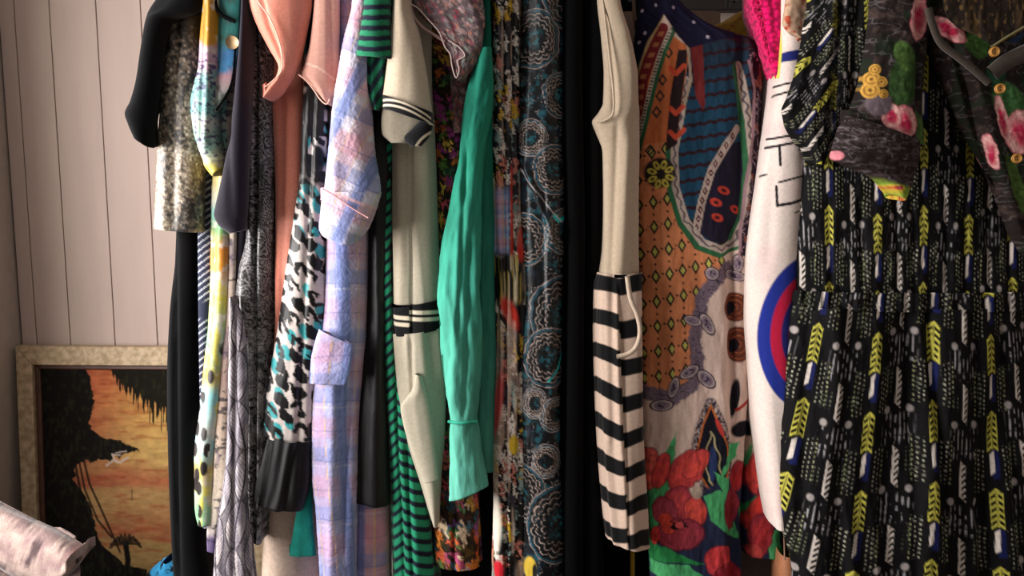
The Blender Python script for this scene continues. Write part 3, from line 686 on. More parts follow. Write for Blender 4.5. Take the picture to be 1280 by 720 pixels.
def p_target(X, U, V):
    c = full(X, H('#e3d3ca')); c = mix(c, full(X, H('#dcb4b6')), sm(.5, .8, fbm(X / 30, V / 40, 3)) * .35)
    e = np.hypot((X - 1008) / 61, (V - 418) / 95) * (1 + .0 * X)
    e = ell(X, V, 1010, 416, 61, 96, .08)
    for r, col in ((1, '#1c2c86'), (.76, '#b8183c'), (.55, '#1e2168'), (.40, '#c01538')): c = mix(c, full(X, H(col)), sm(r + .015, r - .015, e))
    k = H('#141015')
    for pts, w in (([(965, 173), (985, 170), (1010, 166)], 1.5), ([(962, 184), (1006, 176)], 1.6), ([(975, 183), (976, 206)], 1.7), ([(974, 228), (1000, 221), (1015, 219)], 1.3),
                   ([(971, 233), (972, 257)], 1.7), ([(972, 257), (990, 254), (1012, 247)], 1.9), ([(956, 221), (961, 218)], 1.1), ([(994, 266), (1008, 261)], .9),
                   ([(972, 106), (1000, 102)], 1.3), ([(970, 118), (998, 112)], 1.4), ([(998, 75), (997, 100)], .9)):
        c = mix(c, full(X, k), stroke(X, V, pts, w))
    c = mix(c, full(X, H('#1c2468')), poly(X, V, [(978, 65), (1012, 60), (1012, 74), (978, 77)])); c = mix(c, full(X, H('#c9c94a')), stroke(X, V, [(980, 0), (979, 60), (976, 95)], 1.1))
    return c
def arrows(u, v, X, V, pu=85., pv=98.):
    """u: one arrow column per unit, v: one arrow per unit, pu and pv: their size in px"""
    c = full(X, H('#070607')); n = ns(X / 1.5, V / 1.5, 3)
    def col(uu, vv):
        k = np.floor(uu); q = vv + _h(k, k * 0, 7) * .16 + np.mod(k, 2) * .12
        return (uu - k - .5) * 85, (q - np.floor(q)) * 98, k
    x, y, k = col(u, v)                     # px about the arrow axis, px below the start of the repeat
    ax = np.abs(x)
    # fine bead strings on both sides of the tail and of the head
    bx = np.mod(ax + 1.5 * ns(X / 9, V / 7, 91), 5.4); bead = sm(1.25, .5, np.abs(bx - 2.7)) * band(y + 2.3 * np.floor(ax / 5.4) + 2 * ns(X / 4, V / 9, 92), 6.2, .4, 3.6, .7)
    zone = sm(8, 10, ax) * sm(27, 25, ax) * (sm(52, 58, y) * (1 - sm(94, 98, y)) + sm(-1, 1, 12 - y) * .9)
    c = mix(c, full(X, H('#b4b39c')), np.clip(bead * zone, 0, 1) * (.1 + .75 * n)); c = mix(c, full(X, H('#7d8236')), bead * zone * (ax > 21) * .4)
    # tail
    c = mix(c, full(X, H('#121846')), sm(4.5, 3.5, np.abs(x - 2.5)) * band(y, 98, 58, 94, 1.5))
    c = mix(c, full(X, H('#cfc4ba')), sm(2.9, 2.0, np.abs(x + 1.5)) * band(y + .8 * x, 98, 59, 86, 2))
    # arrow head with fletching
    body = sm(0, 1.6, y - 6 - .9 * ax) * sm(0, -1.6, y - 56 + .7 * ax * 0 - .6 * ax) * sm(7.4, 6.4, ax)
    tri = np.clip(band(y - .95 * ax, 8.2, 3.6, 8.2, .8) * sm(1.0, 1.8, ax) * sm(6.6, 5.8, ax) + sm(1.0, .4, ax) * .6, 0, 1)
    c = mix(c, full(X, H('#b3ac48')), body); c = mix(c, full(X, H('#0d0b07')), body * tri * sm(9, 12, y))
    # half arrows in white between the columns
    x, y, k = col(u + .5, v + .43); ax = np.abs(x)
    hb = sm(-5.5, -4.5, x) * sm(3.2, 2.2, x) * sm(0, 2, y - 10 - .9 * (x + 5)) * sm(0, -2, y - 62 - .9 * x)
    hc = band(y + 1.1 * x, 8, 3.6, 8, .8) * sm(-2.8, -1.6, x)
    c = mix(c, full(X, H('#c6bbb2')), hb); c = mix(c, full(X, H('#0b0a0b')), hb * hc)
    for s_ in (-16, 16):
        e = np.hypot((x - s_) / 4.6, (y - 64) / 5.2); c = mix(c, full(X, H('#a39a97')), sm(1.2, .6, e) * .85)
    # feathery drops below them
    dr = sm(24, 16, ax) * band(y, 98, 70, 96, 4) + sm(24, 18, ax) * sm(12, 4, y)
    fe = sm(1.4, .6, np.abs(np.mod(ax, 6.3) - 3.1)) * sm(.35, .55, ns(X / 3, V / 6, 8))
    c = mix(c, full(X, H('#9a9598')), np.clip(dr * fe, 0, 1) * .8)
    bx = np.mod(ax + 1, 5.2); bead = sm(1.4, .6, np.abs(bx - 2.6)) * band(y, 5.6, .4, 3.6, .7); z2 = sm(9, 11, ax) * sm(28, 24, ax) * band(y, 98, 14, 44, 4) * sm(.45, .55, ns(X / 14, V / 30, 5))
    c = mix(c, full(X, H('#6f7460')), bead * z2 * .5)
    return c * (.85 + .3 * n[..., None])
def p_arrow_bodice(X, U, V):
    return arrows((X - 1097 + 28.5) / 57, (V - 270) / 96, X, V)
def p_arrow_skirt(X, U, V):
    k = 68 + (V - 380) * .075
    fan = (X - 1098 + .10 * (V - 400) * 1.0 * (1 + 0 * X)) / k
    return arrows(fan + .5, (V + 4 * np.sin(X / 25) - 417) / 98, X, V)
def p_arrow_sleeve(X, U, V):
    a = .80 * X + .60 * V; b_ = -.60 * X + .80 * V
    d = sm(1040, 1055, X)
    u1 = a / 40; v1 = -b_ / 92
    c1 = arrows((X * .78 + V * .62) / 46 + .35, (V * .78 - X * .62) / 95, X, V)
    c2 = arrows((X - 1062) / 42 + .9, V / 92, X, V)
    return mix(c1, c2, d)
def p_rose(X, U, V):
    n = fbm(X / 9, V / 9, 5); n2 = ns(X / 1.8, V / 1.8, 8)
    c = mix(full(X, H('#1a1312')), full(X, H('#352925')), sm(.5, .75, n)); c = mix(c, full(X, H('#141e11')), sm(.52, .66, fbm(X / 16, V / 20, 12)) * .8)
    c = mix(c, full(X, H('#8a7f82')), sm(.05, .0, np.abs(fbm(X / 16, V / 8, 31, 2) - .5)) * .22)
    def leaf(cx, cy, rx, ry, ro, col='#2c4420'):
        nonlocal c; e = ell(X + 3 * (n - .5), V, cx, cy, rx, ry, ro); c = mix(c, full(X, H(col)) * (.6 + .7 * ns(X / 3, V / 3, 4)[..., None]), sm(1.1, .85, e))
    def rose(cx, cy, rx, ry, ro=0):
        nonlocal c; e = ell(X + 2.5 * (ns(X / 5, V / 5, 2) - .5), V + 2.5 * (ns(X / 5, V / 5, 3) - .5), cx, cy, rx, ry, ro)
        a = np.arctan2((V - cy) / ry, (X - cx) / rx); pet = ns(a * 1.3 + 5, e * 3.2, int(cx))
        w = np.clip(sm(.25, .8, e) * .75 + .7 * (pet - .45), 0, 1)
        pc = mix(full(X, H('#b5244a')), full(X, H('#d8a8a0')), w); pc = mix(pc, full(X, H('#c04a68')), sm(.85, 1, e) * .7)
        c = mix(c, pc * (.8 + .3 * n2[..., None]), sm(1.05, .92, e)); c = mix(c, full(X, H('#9c1838')), disc(X, V, cx + rx * .25, cy + ry * .3, rx * .35, ry * .35, 0, .6) * .7)
    leaf(1132, 98, 20, 38, .2); leaf(1130, 70, 12, 20, -.3, '#3c5426'); leaf(1222, 55, 15, 20, -.5, '#3d5c2a'); leaf(1262, 130, 20, 30, -.5, '#34582e'); leaf(1155, 160, 8, 26, -.15, '#40562a')
    leaf(1245, 90, 12, 16, 0, '#1d3c26'); leaf(1268, 40, 12, 14, 0, '#223450'); leaf(1212, 190, 9, 40, -.35, '#1f3a24'); leaf(1270, 230, 8, 40, -.3, '#425826')
    rose(1150, 22, 13, 30, .05); rose(1187, 36, 26, 10, .65); rose(1131, 153, 17, 22, -.2); rose(1114, 145, 12, 16, 0); rose(1275, 165, 20, 28); rose(1253, 150, 7, 32, -.25); rose(1160, 190, 5, 9)
    rose(1240, 190, 6, 24, -.3); rose(1048, 197, 8, 6)
    c = mix(c, full(X, H('#5c4f55')), disc(X, V, 1100, 130, 16, 15))
    for (x, y, r) in ((1090, 112, 11), (1092, 98, 10), (1105, 117, 6), (1096, 86, 7), (1103, 102, 7)):
        e = ell(X, V, x, y, r, r); c = mix(c, full(X, H('#b88a3c')), sm(1.05, .9, e)); c = mix(c, full(X, H('#6e4a1c')), sm(.12, .03, np.abs(e - .6)) * .8 + sm(.25, .15, e))
    dn = sm(38, 36, V) * sm(1176, 1182, X) * 0
    return c * (.85 + .3 * n2[..., None])
def p_rose_dark(X, U, V):
    n = fbm(X / 6, V / 3, 5); c = mix(full(X, H('#231a19')), full(X, H('#43373a')), sm(.45, .75, n))
    c = mix(c, full(X, H('#938890')), sm(.04, .0, np.abs(fbm(X / 22, V / 7, 31, 2) - .5)) * .35)
    lo = sm(214, 226, V + .0 * X - .32 * (X - 1100)); 
    c = mix(c, ramp(ns(X / 9, V / 6, 3), [(0, '#2c5a28'), (.4, '#8aa03a'), (.6, '#c0a83a'), (.8, '#b03a30'), (1, '#2a4a6a')]), sm(228, 236, V - .28 * (X - 1130)) )
    c = mix(c, full(X, H('#c87a82')), disc(X, V, 1050, 194, 8, 6))
    return c
def p_back_dress(X, U, V):
    n = ns(X / 3.5, V / 26, 5); c = mix(full(X, H('#221a15')), full(X, H('#453626')), sm(.5, .8, n)); return mix(c, full(X, H('#7c6038')), sm(.72, .8, ns(X / 2.3, V / 9, 15)) * .6)
def p_peach(X, U, V):
    c = full(X, H('#cf7f6b')); return mix(c, full(X, H('#d28c7a')), sm(.4, .7, fbm(X / 30, V / 80, 3)))
def p_palep(X, U, V):
    c = full(X, H('#cf9c8c')); return mix(c, full(X, H('#e9c8b8')), stroke(X, V, [(380, 78), (397, 84), (420, 100)], .8))
def p_teal(X, U, V):
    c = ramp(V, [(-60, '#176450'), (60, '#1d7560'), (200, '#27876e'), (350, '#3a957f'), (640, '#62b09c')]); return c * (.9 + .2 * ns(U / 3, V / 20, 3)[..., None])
def p_blanket(X, U, V):
    n = fbm(X / 10, V / 10, 3); c = mix(full(X, H('#a08684')), full(X, H('#c4aca2')), sm(.35, .6, n)); c = mix(c, full(X, H('#3c2a34')), sm(.63, .72, fbm(X / 14 + 3, V / 10, 9)) * .85); return c
def p_cobalt(X, U, V):
    return mix(full(X, H('#2f86b4')), full(X, H('#10131c')), sm(.03, 0, np.abs(fbm(X / 12, V / 12, 6) - .48)) + sm(.62, .7, ns(X / 8, V / 8, 2)))
def one(col):
    return lambda X, U, V: full(X, H(col))

# ================================================================== GARMENTS, left to right
# --- snake print top with black sleeve
g = garment('top', 'snake print sequin top with black wool sleeves, first on the left', 'top', 215, 0)
loft('bodice', [(200, 246, -70), (199, 246, 0), (197, 246, 60), (194, 246, 130), (189, 246, 190), (185, 246, 250), (183, 286, 245, 291)], .0, .3, M_SEQUIN, g, p_snake, du=1.5, dv=1.5, fold=(5, 22), seed=2,
     cr=[([0, 290], [222, 214], 7, -5, 'r')])
loft('sleeve', [(206, -40, 250, -30), (190, -6, 250, 8), (182, 8, 243, 14, 2), (177, 22, 210, 24, 4), (171, 60, 199, 60, 4), (165, 100, 194, 104, 4), (158, 125, 190, 130, 4), (151, 141, 187, 152, 4), (155, 152, 186, 165, 4), (164, 170, 185, 184, 4)],
     -.035, .07, BLK_FELT, g, fold=(3, 30), seed=5, cap=False, b=.028)
# --- black trousers
g = garment('trousers', 'long black trousers hanging below the snake print sequin top', 'trousers', 225, .05, D=.2)
loft('trouser_leg', [(222, 246, 180), (213, 246, 290), (211, 245, 340), (206, 244, 400), (203, 243, 480), (204, 241, 560), (209, 248, 690), (212, 256, 740), (216, 262, 860)], .05, .2, BLK_FELT, g, fold=(3, 60), seed=7, du=3, dv=5,
     cr=[([290, 860], [216, 222], 3.5, -9, 'r')], cap=False)
# --- navy striped
g = garment('dress', 'navy dress with thin slanting white stripes between black trousers and rainbow dress', 'dress', 254, .045, D=.24)
loft('body', [(246, 264, -60), (246, 264, 150), (244, 266, 220), (245, 266, 300), (246, 262, 400), (248, 257, 480), (252, 260, 660)], .045, .24, M_COTTON, g, p_navydiag, du=1.2, dv=1.5, fold=(2, 20), seed=3)
# --- rainbow dress
g = garment('dress', 'shiny rainbow watercolour dress with mustard yellow shoulder', 'dress', 262, 0)
loft('sleeve', [(252, -60, 272, -60), (250, 0, 272, 0), (246, 40, 271, 40), (244, 80, 270, 80), (237, 110, 268, 112), (234, 130, 267, 140), (238, 162, 268, 168), (246, 190, 272, 190), (252, 207, 276, 200), (262, 220, 276, 210)], -.03, .08, M_SATIN, g, p_water,
     du=1.3, dv=1.5, fold=(2, 15), seed=4, cap=False, cr=[([-20, 190], [262, 256], 3, 4, 'r'), ([-20, 200], [257, 250], 2, -3, 'r')])
loft('body', [(264, 284, -60), (264, 284, 60), (264, 284, 200), (262, 284, 240), (260, 283, 330), (257, 281, 400), (252, 277, 450), (245, 272, 520), (239, 267, 570), (241, 264, 635), (246, 660, 260, 656)], .02, .28, M_SATIN, g, p_water, du=1.2, dv=1.5, fold=(5, 13), seed=6)
loft('armhole_panel', [(266, 302, -60), (266, 300, 0), (266, 297, 60), (266, 290, 105), (266, 281, 122), (264, 272, 140)], -.02, .012, M_SATIN, g, p_teal_side, du=1.5, dv=1.5, cap=False)
tube('neck_binding', smoothpts([PV(x, y, -.026) for x, y in ((267, -20), (270, 8), (279, 20), (294, 27))]), .0035, BLK_JERSEY, g)
tube('armhole_binding', smoothpts([PV(x, y, -.026) for x, y in ((294, 60), (292, 90), (288, 108), (281, 122), (270, 138))]), .002, BLK_JERSEY, g)
# --- cream brush-stroke dress
g = garment('dress', 'narrow cream dress with dark brush strokes behind the plum sleeve', 'dress', 286, .03, D=.25)
loft('body', [(284, 300, -60), (275, 300, 120), (262, 300, 150), (266, 298, 175), (284, 296, 230), (285, 294, 300), (282, 292, 380), (273, 287, 450), (266, 285, 520), (262, 283, 600), (257, 270, 670), (258, 690, 268, 692)], .025, .24, M_COTTON, g, p_creambrush, du=1.3, dv=1.7, fold=(3, 14), seed=9)
# --- plum tee
g = garment('t_shirt', 'plum t-shirt, its hemmed sleeve hanging beside the rainbow dress', 't-shirt', 298, -.01)
loft('bodice', [(300, 310, -60), (298, 308, 100), (292, 306, 290), (286, 302, 340), (284, 298, 372)], .03, .24, fabric('plum_jersey', '#201c26', .85, .3, 900, .2, .2), g, fold=(2, 18), du=2, dv=4, seed=3)
loft('sleeve', [(300, -60, 309, -60), (298, 10, 308, 10), (291, 100, 306, 100), (284, 160, 305, 160), (274, 215, 304, 215), (264, 258, 304, 262), (262, 268, 303, 276), (268, 281, 302, 284), (282, 292, 301, 288)], -.045, .07, bpy.data.materials['plum_jersey'], g, fold=(2, 25), seed=8, cap=False,
     cr=[([150, 275], [283, 290], 4, -3, 'r')])
tube('button', [PV(290, 53, -.03), PV(290, 53, -.036)], .011, solid('cream_button', '#c9a77c', .4), g, 16)
# --- black and white paisley
g = garment('dress', 'charcoal and white paisley velvet dress left of the salmon dress', 'dress', 320, .01)
loft('body', [(307, 338, -60), (307, 338, 60), (305, 338, 200), (303, 339, 290), (292, 339, 340), (287, 338, 370), (287, 337, 420), (296, 336, 500), (303, 330, 580), (306, 325, 650), (309, 679, 324, 681)], .01, .28, M_SATIN, g, p_bwpaisley, du=1.2, dv=1.4, fold=(7, 22), seed=12,
     cr=[([-60, 680], [319, 318], 2.5, -14, 'r'), ([-60, 300], [312, 312], 4, 4, 'r'), ([330, 420], [303, 306], 6, 7, 'r')])
# --- feather maxi
g = garment('dress', 'grey feather print maxi dress hanging lower left of centre', 'dress', 296, -.03, D=.2)
loft('body', [(286, 291, 372), (284, 298, 395), (283, 303, 440), (282, 305, 500), (281, 305, 560), (276, 306, 610), (270, 310, 650), (265, 316, 690), (262, 320, 740), (260, 320, 820)], -.03, .03, M_SATIN, g, p_feather, du=1.1, dv=1.3, fold=(4, 20), seed=15, cap=False,
     cr=[([380, 820], [295, 290], 3, -5, 'r')])
# --- salmon dress
g = garment('dress', 'salmon pink dress with wide flared piped sleeve', 'dress', 356, .0)
loft('body', [(340, 392, -60), (340, 388, 20), (338, 380, 90), (336, 377, 130), (339, 376, 200), (340, 374, 260), (340, 368, 330), (341, 358, 400), (338, 350, 470), (336, 346, 560)], .02, .27, M_JERSEY, g, p_peach, du=2, dv=2.5, fold=(4, 30), seed=19, cr=[([100, 430], [352, 352], 6, -4, 'r')])
loft('sleeve', [(292, -60, 385, -60), (303, 0, 384, 0), (312, 24, 380, 30), (330, 58, 372, 66), (342, 82, 362, 92), (340, 92, 354, 104), (327, 107, 344, 118), (325, 116, 334, 124)], -.06, .07, M_JERSEY, g, p_peach, du=2, dv=2, fold=(2, 30), seed=21, cap=False, p=1.7,
     cr=[([-40, 30, 60, 85], [316, 333, 346, 352], 3.5, -5, 'r')])
pip = solid('pale_piping', '#e3b09c', .6)
tube('piping', smoothpts([PV(x, y, -.066) for x, y in ((313, -25), (322, 0), (337, 22), (348, 48), (353, 72), (351, 90), (341, 101), (330, 110))]), .0011, pip, g)
# --- pale pink blouse
g = garment('blouse', 'pale pink blouse with stitched short sleeve beside the pink plaid dress', 'blouse', 400, .0)
loft('bodice', [(386, 418, -60), (388, 420, 0), (392, 420, 60), (402, 417, 100), (406, 416, 180), (407, 414, 300)], .035, .25, M_JERSEY, g, p_palep, du=2.5, dv=3, fold=(3, 25), seed=29)
loft('sleeve', [(392, -60, 424, -60), (389, 0, 421, 0), (383, 50, 421, 52), (376, 78, 421, 86), (372, 92, 418, 102), (384, 104, 416, 116), (400, 120, 412, 131)], -.045, .07, M_JERSEY, g, p_palep, du=2, dv=2, fold=(3, 26), seed=31, cap=False, cr=[([-40, 100], [412, 414], 4, -5, 'r')])
tube('hem_piping', smoothpts([PV(x, y, -.045) for x, y in ((373, 93), (383, 101), (392, 112), (400, 124), (408, 130), (412, 124))]), .0012, pip, g)
# --- leopard dress
g = garment('dress', 'teal, black and cream leopard print dress with gathered black satin hem', 'dress', 385, .01)
loft('body', [(380, 408, -60), (376, 406, 100), (374, 405, 150), (371, 404, 220), (363, 402, 280), (355, 402, 330), (346, 400, 400), (338, 394, 450), (330, 388, 500), (325, 547, 386, 560)], -.012, .27, M_SATIN, g, p_leopard, du=1.3, dv=1.5, fold=(5, 32), seed=33, cr=[([120, 560], [392, 372], 4, -5, 'r')])
loft('hem_ruffle', [(327, 545, 386, 557), (322, 560, 386, 572), (314, 592, 387, 600), (309, 618, 385, 622), (307, 634, 378, 644)], -.018, .27, BLK_SATIN, g, du=1.5, dv=3, fold=(6, 16), seed=35, cap=False, foldv=250, cr=[([545, 640], [338, 322], 4, -5, 'r'), ([545, 640], [368, 366], 6, 5, 'r')])
# --- cream dress below
g = garment('dress', 'plain cream dress showing below the black satin hem', 'dress', 355, .04, D=.2)
loft('body', [(345, 384, 420), (335, 384, 560), (324, 390, 640), (320, 396, 700), (317, 400, 780)], .05, .2, M_COTTON, g, one('#cdb6a4'), fold=(3, 50), seed=37, cap=False)
# --- teal knit end
g = garment('scarf', 'small teal knitted scarf end below the leopard dress', 'scarf', 378, .0, D=.1)
loft('scarf_end', [(374, 388, 560), (375, 389, 610), (368, 390, 650), (360, 696, 394, 696)], .02, .02, M_KNIT, g, one('#137468'), fold=(2, 14), seed=38, cap=False, du=2)
# --- seersucker plaid
g = garment('dress', 'pink and blue plaid seersucker shirt dress with cuffed sleeve', 'dress', 435, -.01)
loft('body', [(424, 456, -60), (420, 456, 60), (408, 456, 200), (403, 457, 290), (401, 457, 360), (395, 456, 420), (386, 452, 465), (383, 447, 520), (384, 444, 600), (390, 442, 640), (397, 440, 720), (400, 440, 800)], -.012, .28, M_SEER, g, p_plaid, du=1.4, dv=1.5, fold=(5, 30), seed=41,
     cr=[([430, 700], [440, 428], 4, -5, 'r'), ([430, 800], [418, 412], 5, 3, 'r')])
loft('pocket', [(397, 412, 440, 432), (392, 428, 440, 442), (387, 450, 438, 458), (385, 480, 432, 482)], -.03, .02, M_SEER, g, lambda X, U, V: p_plaid(X, U, V + 20) * 1.1, du=1.5, dv=1.5, fold=(1.2, 24), seed=43, cap=False, b=.009)
loft('sleeve', [(440, -60, 462, -60), (438, 0, 462, 0), (428, 45, 458, 45), (420, 90, 457, 92), (411, 140, 459, 140), (404, 195, 463, 190), (399, 236, 470, 228), (394, 250, 472, 244)], -.07, .085, M_SEER, g, p_plaid_sleeve, du=1.4, dv=1.5, fold=(4, 30), seed=44, cap=False)
loft('cuff', [(396, 240, 473, 240), (394, 262, 467, 262), (392, 285, 457, 287), (398, 296, 452, 293), (420, 306, 440, 305)], -.077, .09, M_SEER, g, p_plaid_sleeve, du=1.4, dv=1.5, fold=(3, 30), seed=45, cap=False)
tube('cuff_seam', smoothpts([PV(x, y, -.08) for x, y in ((404, 236), (420, 246), (440, 260), (460, 272))]), .0012, solid('pink_thread', '#d9a0a4', .7), g)
g2 = garment('skirt', 'pink and grey checked skirt under the black skirt hem', 'skirt', 462, .05, D=.15)
loft('body', [(444, 482, 560), (438, 484, 632), (436, 485, 720), (434, 487, 800)], .045, .15, M_SEER, g2, lambda X, U, V: plaid(U + 30, V + 20, full(X, H('#c79ca6')), .6) * 1.25, du=1.7, dv=1.7, fold=(2, 30), seed=46, cap=False)
# --- black skirt
g = garment('skirt', 'black gathered skirt between the plaid dress and green striped dress', 'skirt', 466, .0)
loft('body', [(458, 486, -60), (457, 486, 100), (457, 485, 300), (456, 481, 380), (452, 481, 440), (447, 481, 500), (440, 482, 570), (438, 630, 484, 636)], .012, .27, BLK_SATIN, g, fold=(5, 26), seed=47, du=2, dv=3)
# --- green striped dress
g = garment('t_shirt_dress', 'long green and navy striped t-shirt dress', 'dress', 478, .0)
loft('body', [(486, 492, -60), (482, 492, 150), (478, 488, 230), (478, 490, 300), (477, 494, 400), (480, 506, 480), (484, 522, 580), (487, 533, 650), (488, 540, 720), (490, 546, 800)], .02, .26, M_JERSEY, g, p_gbody, du=1.3, dv=1.6, fold=(5, 24), seed=51, cr=[([300, 800], [489, 505], 2.5, -6, 'r'), ([560, 800], [508, 520], 3, -8, 'r')])
loft('sleeve', [(452, -60, 486, -60), (451, 0, 486, 0), (447, 30, 486, 30), (443, 55, 489, 57), (441, 68, 490, 72)], -.09, .07, M_JERSEY, g, p_gsleeve, du=1.3, dv=1.5, fold=(2, 25), seed=53, cap=False, b=.03)
loft('sleeve_lining', [(445, 60, 486, 62), (446, 82, 484, 84), (451, 100, 481, 104), (457, 116, 478, 120), (464, 136, 475, 137)], -.055, .03, M_JERSEY, g, lambda X, U, V: gstripe(V + 1.6 * np.abs(X - 462), 24, X, '#176a4c', '#0e1c26', .45), du=1.5, dv=1.7, fold=(5, 13), seed=55, cap=False)
# --- cream jersey dress
g = garment('dress', 'cream jersey dress with black and white striped waistband and cuff', 'dress', 515, .0)
crf = [([170, 700], [513, 512], 3, -6, 'e'), ([170, 385], [500, 500], 6, 4, 'r')]
loft('bodice', [(496, 538, -60), (494, 538, 100), (489, 542, 180), (488, 545, 300), (488, 382, 548, 380)], .0, .27, M_JERSEY, g, p_cream, du=1.6, dv=2.2, fold=(5, 28), seed=61, cr=crf)
loft('waistband', [(487, 387, 549, 376), (488, 404, 549, 395), (490, 423, 549, 414)], -.004, .27, M_JERSEY, g, p_jband, du=1, dv=.8, fold=(4, 28), seed=61, cr=crf, cap=False)
loft('skirt', [(492, 420, 548, 412), (495, 455, 550, 440), (500, 500, 553, 500), (512, 560, 552, 560), (528, 612, 549, 610), (541, 656, 546, 662)], .0, .26, M_JERSEY, g, p_cream, du=1.5, dv=2, fold=(5, 18), seed=63, cap=False, cr=[([420, 520], [513, 516], 3, -8, 'r')])
loft('pocket', [(519, 468, 525, 470), (515, 487, 529, 482), (500, 510, 534, 498), (503, 530, 540, 530), (514, 565, 544, 565), (530, 605, 547, 600)], -.02, .02, M_JERSEY, g, p_cream, du=1.7, dv=1.7, fold=(2, 20), seed=64, cap=False, b=.008)
loft('sleeve', [(492, -60, 514, -60), (488, 0, 512, 0), (485, 40, 522, 38), (480, 80, 530, 78), (477, 105, 536, 112), (475, 120, 539, 140)], -.085, .08, M_JERSEY, g, p_cream, du=1.6, dv=2, fold=(3, 28), seed=65, cap=False)
def p_cuffs(X, U, V):
    t = V - (118 + .006 * (X - 475) ** 2 - .0 * X); c = full(X, H('#0d0d10')); return mix(c, full(X, H('#cfc3ac')), band(t, 300, 4.2, 7, .6) + band(t, 300, 10.8, 13.6, .6))
loft('cuff', [(474, 116, 539, 139), (475, 125, 540, 147), (475, 133, 540, 155)], -.09, .088, M_JERSEY, g, p_cuffs, du=1, dv=.8, fold=(2, 28), seed=65, cap=False)
loft('sleeve_lining', [(478, 132, 532, 138), (476, 150, 530, 150), (477, 166, 524, 162), (488, 178, 510, 178)], -.05, .03, M_JERSEY, g, one('#a49a88'), fold=(3, 20), seed=67, cap=False)
def p_cuffb(X, U, V):
    t = (X - 505) * .6 + (V - 172) * .8; t = np.hypot(X - 560, V - 205) - 32
    return mix(full(X, H('#0d0d10')), full(X, H('#cfc3ac')), band(t, 300, 5, 8, .6) + band(t, 300, 12, 15, .6))
loft('cuff_inside', [(528, 146, 541, 148), (514, 160, 540, 158), (504, 172, 536, 170), (511, 182, 526, 182)], -.07, .03, M_JERSEY, g, p_cuffb, du=1, dv=1, seed=68, cap=False)
# --- mauve floral chiffon blouse
g = garment('blouse', 'mauve floral chiffon blouse with wavy white-edged sleeve beside the green blouse', 'blouse', 560, .0)
loft('bodice', [(545, 606, -60), (545, 604, 0), (555, 598, 60), (561, 596, 110), (568, 590, 165)], .02, .24, M_CHIFFON, g, p_mauve, du=1.6, dv=1.8, fold=(6, 22), seed=71)
loft('sleeve', [(508, -60, 600, -60), (510, -5, 602, -5), (521, 14, 603, 14), (540, 32, 602, 38), (556, 56, 598, 62), (564, 76, 588, 84), (570, 98, 578, 100)], -.06, .05, M_CHIFFON, g, p_mauve, du=1.5, dv=1.6, fold=(5, 20), seed=73, cap=False)
tube('sleeve_edge', smoothpts([PV(x, y, -.058) for x, y in ((511, 4), (522, 10), (535, 24), (549, 40), (556, 58), (563, 68), (565, 82), (570, 97), (574, 88), (572, 76), (581, 70), (575, 60), (560, 50))]), .0012, solid('pale_edge', '#c4aca6', .7), g)
tube('hem_fold', smoothpts([PV(x, y, -.05) for x, y in ((513, 8), (518, 22), (528, 34), (540, 42), (556, 52))]), .0028, solid('mauve_edge', '#9a7c76', .8), g)
# --- dark floral maxi
g = garment('dress', 'dark autumn floral maxi dress between the cream and green garments', 'dress', 560, .03, D=.22)
loft('body', [(532, 612, -60), (534, 604, 60), (542, 580, 110), (546, 575, 200), (549, 566, 300), (552, 562, 400), (552, 562, 480), (548, 566, 560), (543, 598, 630), (540, 600, 690), (540, 712, 601, 714)], .03, .22, M_CRINKLE, g, p_darkfloral, du=1.4, dv=1.6, fold=(7, 26), seed=75, cr=[([560, 720], [566, 568], 2.5, -7, 'r')])
# --- green blouse
g = garment('blouse', 'emerald green blouse with long gathered sleeve in the middle of the row', 'blouse', 600, .0)
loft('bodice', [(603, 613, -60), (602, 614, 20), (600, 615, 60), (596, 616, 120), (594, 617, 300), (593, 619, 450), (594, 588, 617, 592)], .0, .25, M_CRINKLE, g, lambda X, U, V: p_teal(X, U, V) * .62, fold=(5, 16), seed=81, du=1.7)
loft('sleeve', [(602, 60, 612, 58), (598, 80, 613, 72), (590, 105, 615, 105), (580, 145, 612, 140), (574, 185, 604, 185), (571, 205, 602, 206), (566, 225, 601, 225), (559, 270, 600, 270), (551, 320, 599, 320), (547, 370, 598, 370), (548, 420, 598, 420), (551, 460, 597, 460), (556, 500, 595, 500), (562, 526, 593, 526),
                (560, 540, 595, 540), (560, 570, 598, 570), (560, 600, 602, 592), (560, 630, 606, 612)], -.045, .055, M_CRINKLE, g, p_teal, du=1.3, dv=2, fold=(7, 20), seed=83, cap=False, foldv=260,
     cr=[([190, 420], [582, 572], 3, -5, 'r'), ([300, 520], [588, 580], 3, -5, 'r'), ([230, 500], [577, 566], 5, 4, 'r')])
tube('elastic', [PV(x, y, yy) for x, y, yy in ((561, 527, -.035), (568, 528, -.05), (578, 529, -.054), (588, 528, -.05), (595, 527, -.035))], .003, fabric('teal_elastic', '#2a9c80', .8), g)
# --- multi print
g = garment('dress', 'narrow multicolour picture print scarf dress right of the green blouse', 'dress', 634, .0)
loft('body', [(616, 656, -60), (616, 652, 0), (615, 650, 100), (616, 648, 250), (618, 655, 360), (620, 655, 440), (618, 652, 560), (616, 653, 720), (616, 656, 800)], .0, .27, M_SATIN, g, p_multi, du=1.1, dv=1.5, fold=(7, 13), seed=91, cr=[([-60, 800], [628, 634], 2.2, -7, 'r'), ([-60, 350], [642, 643], 1.8, -6, 'r')])
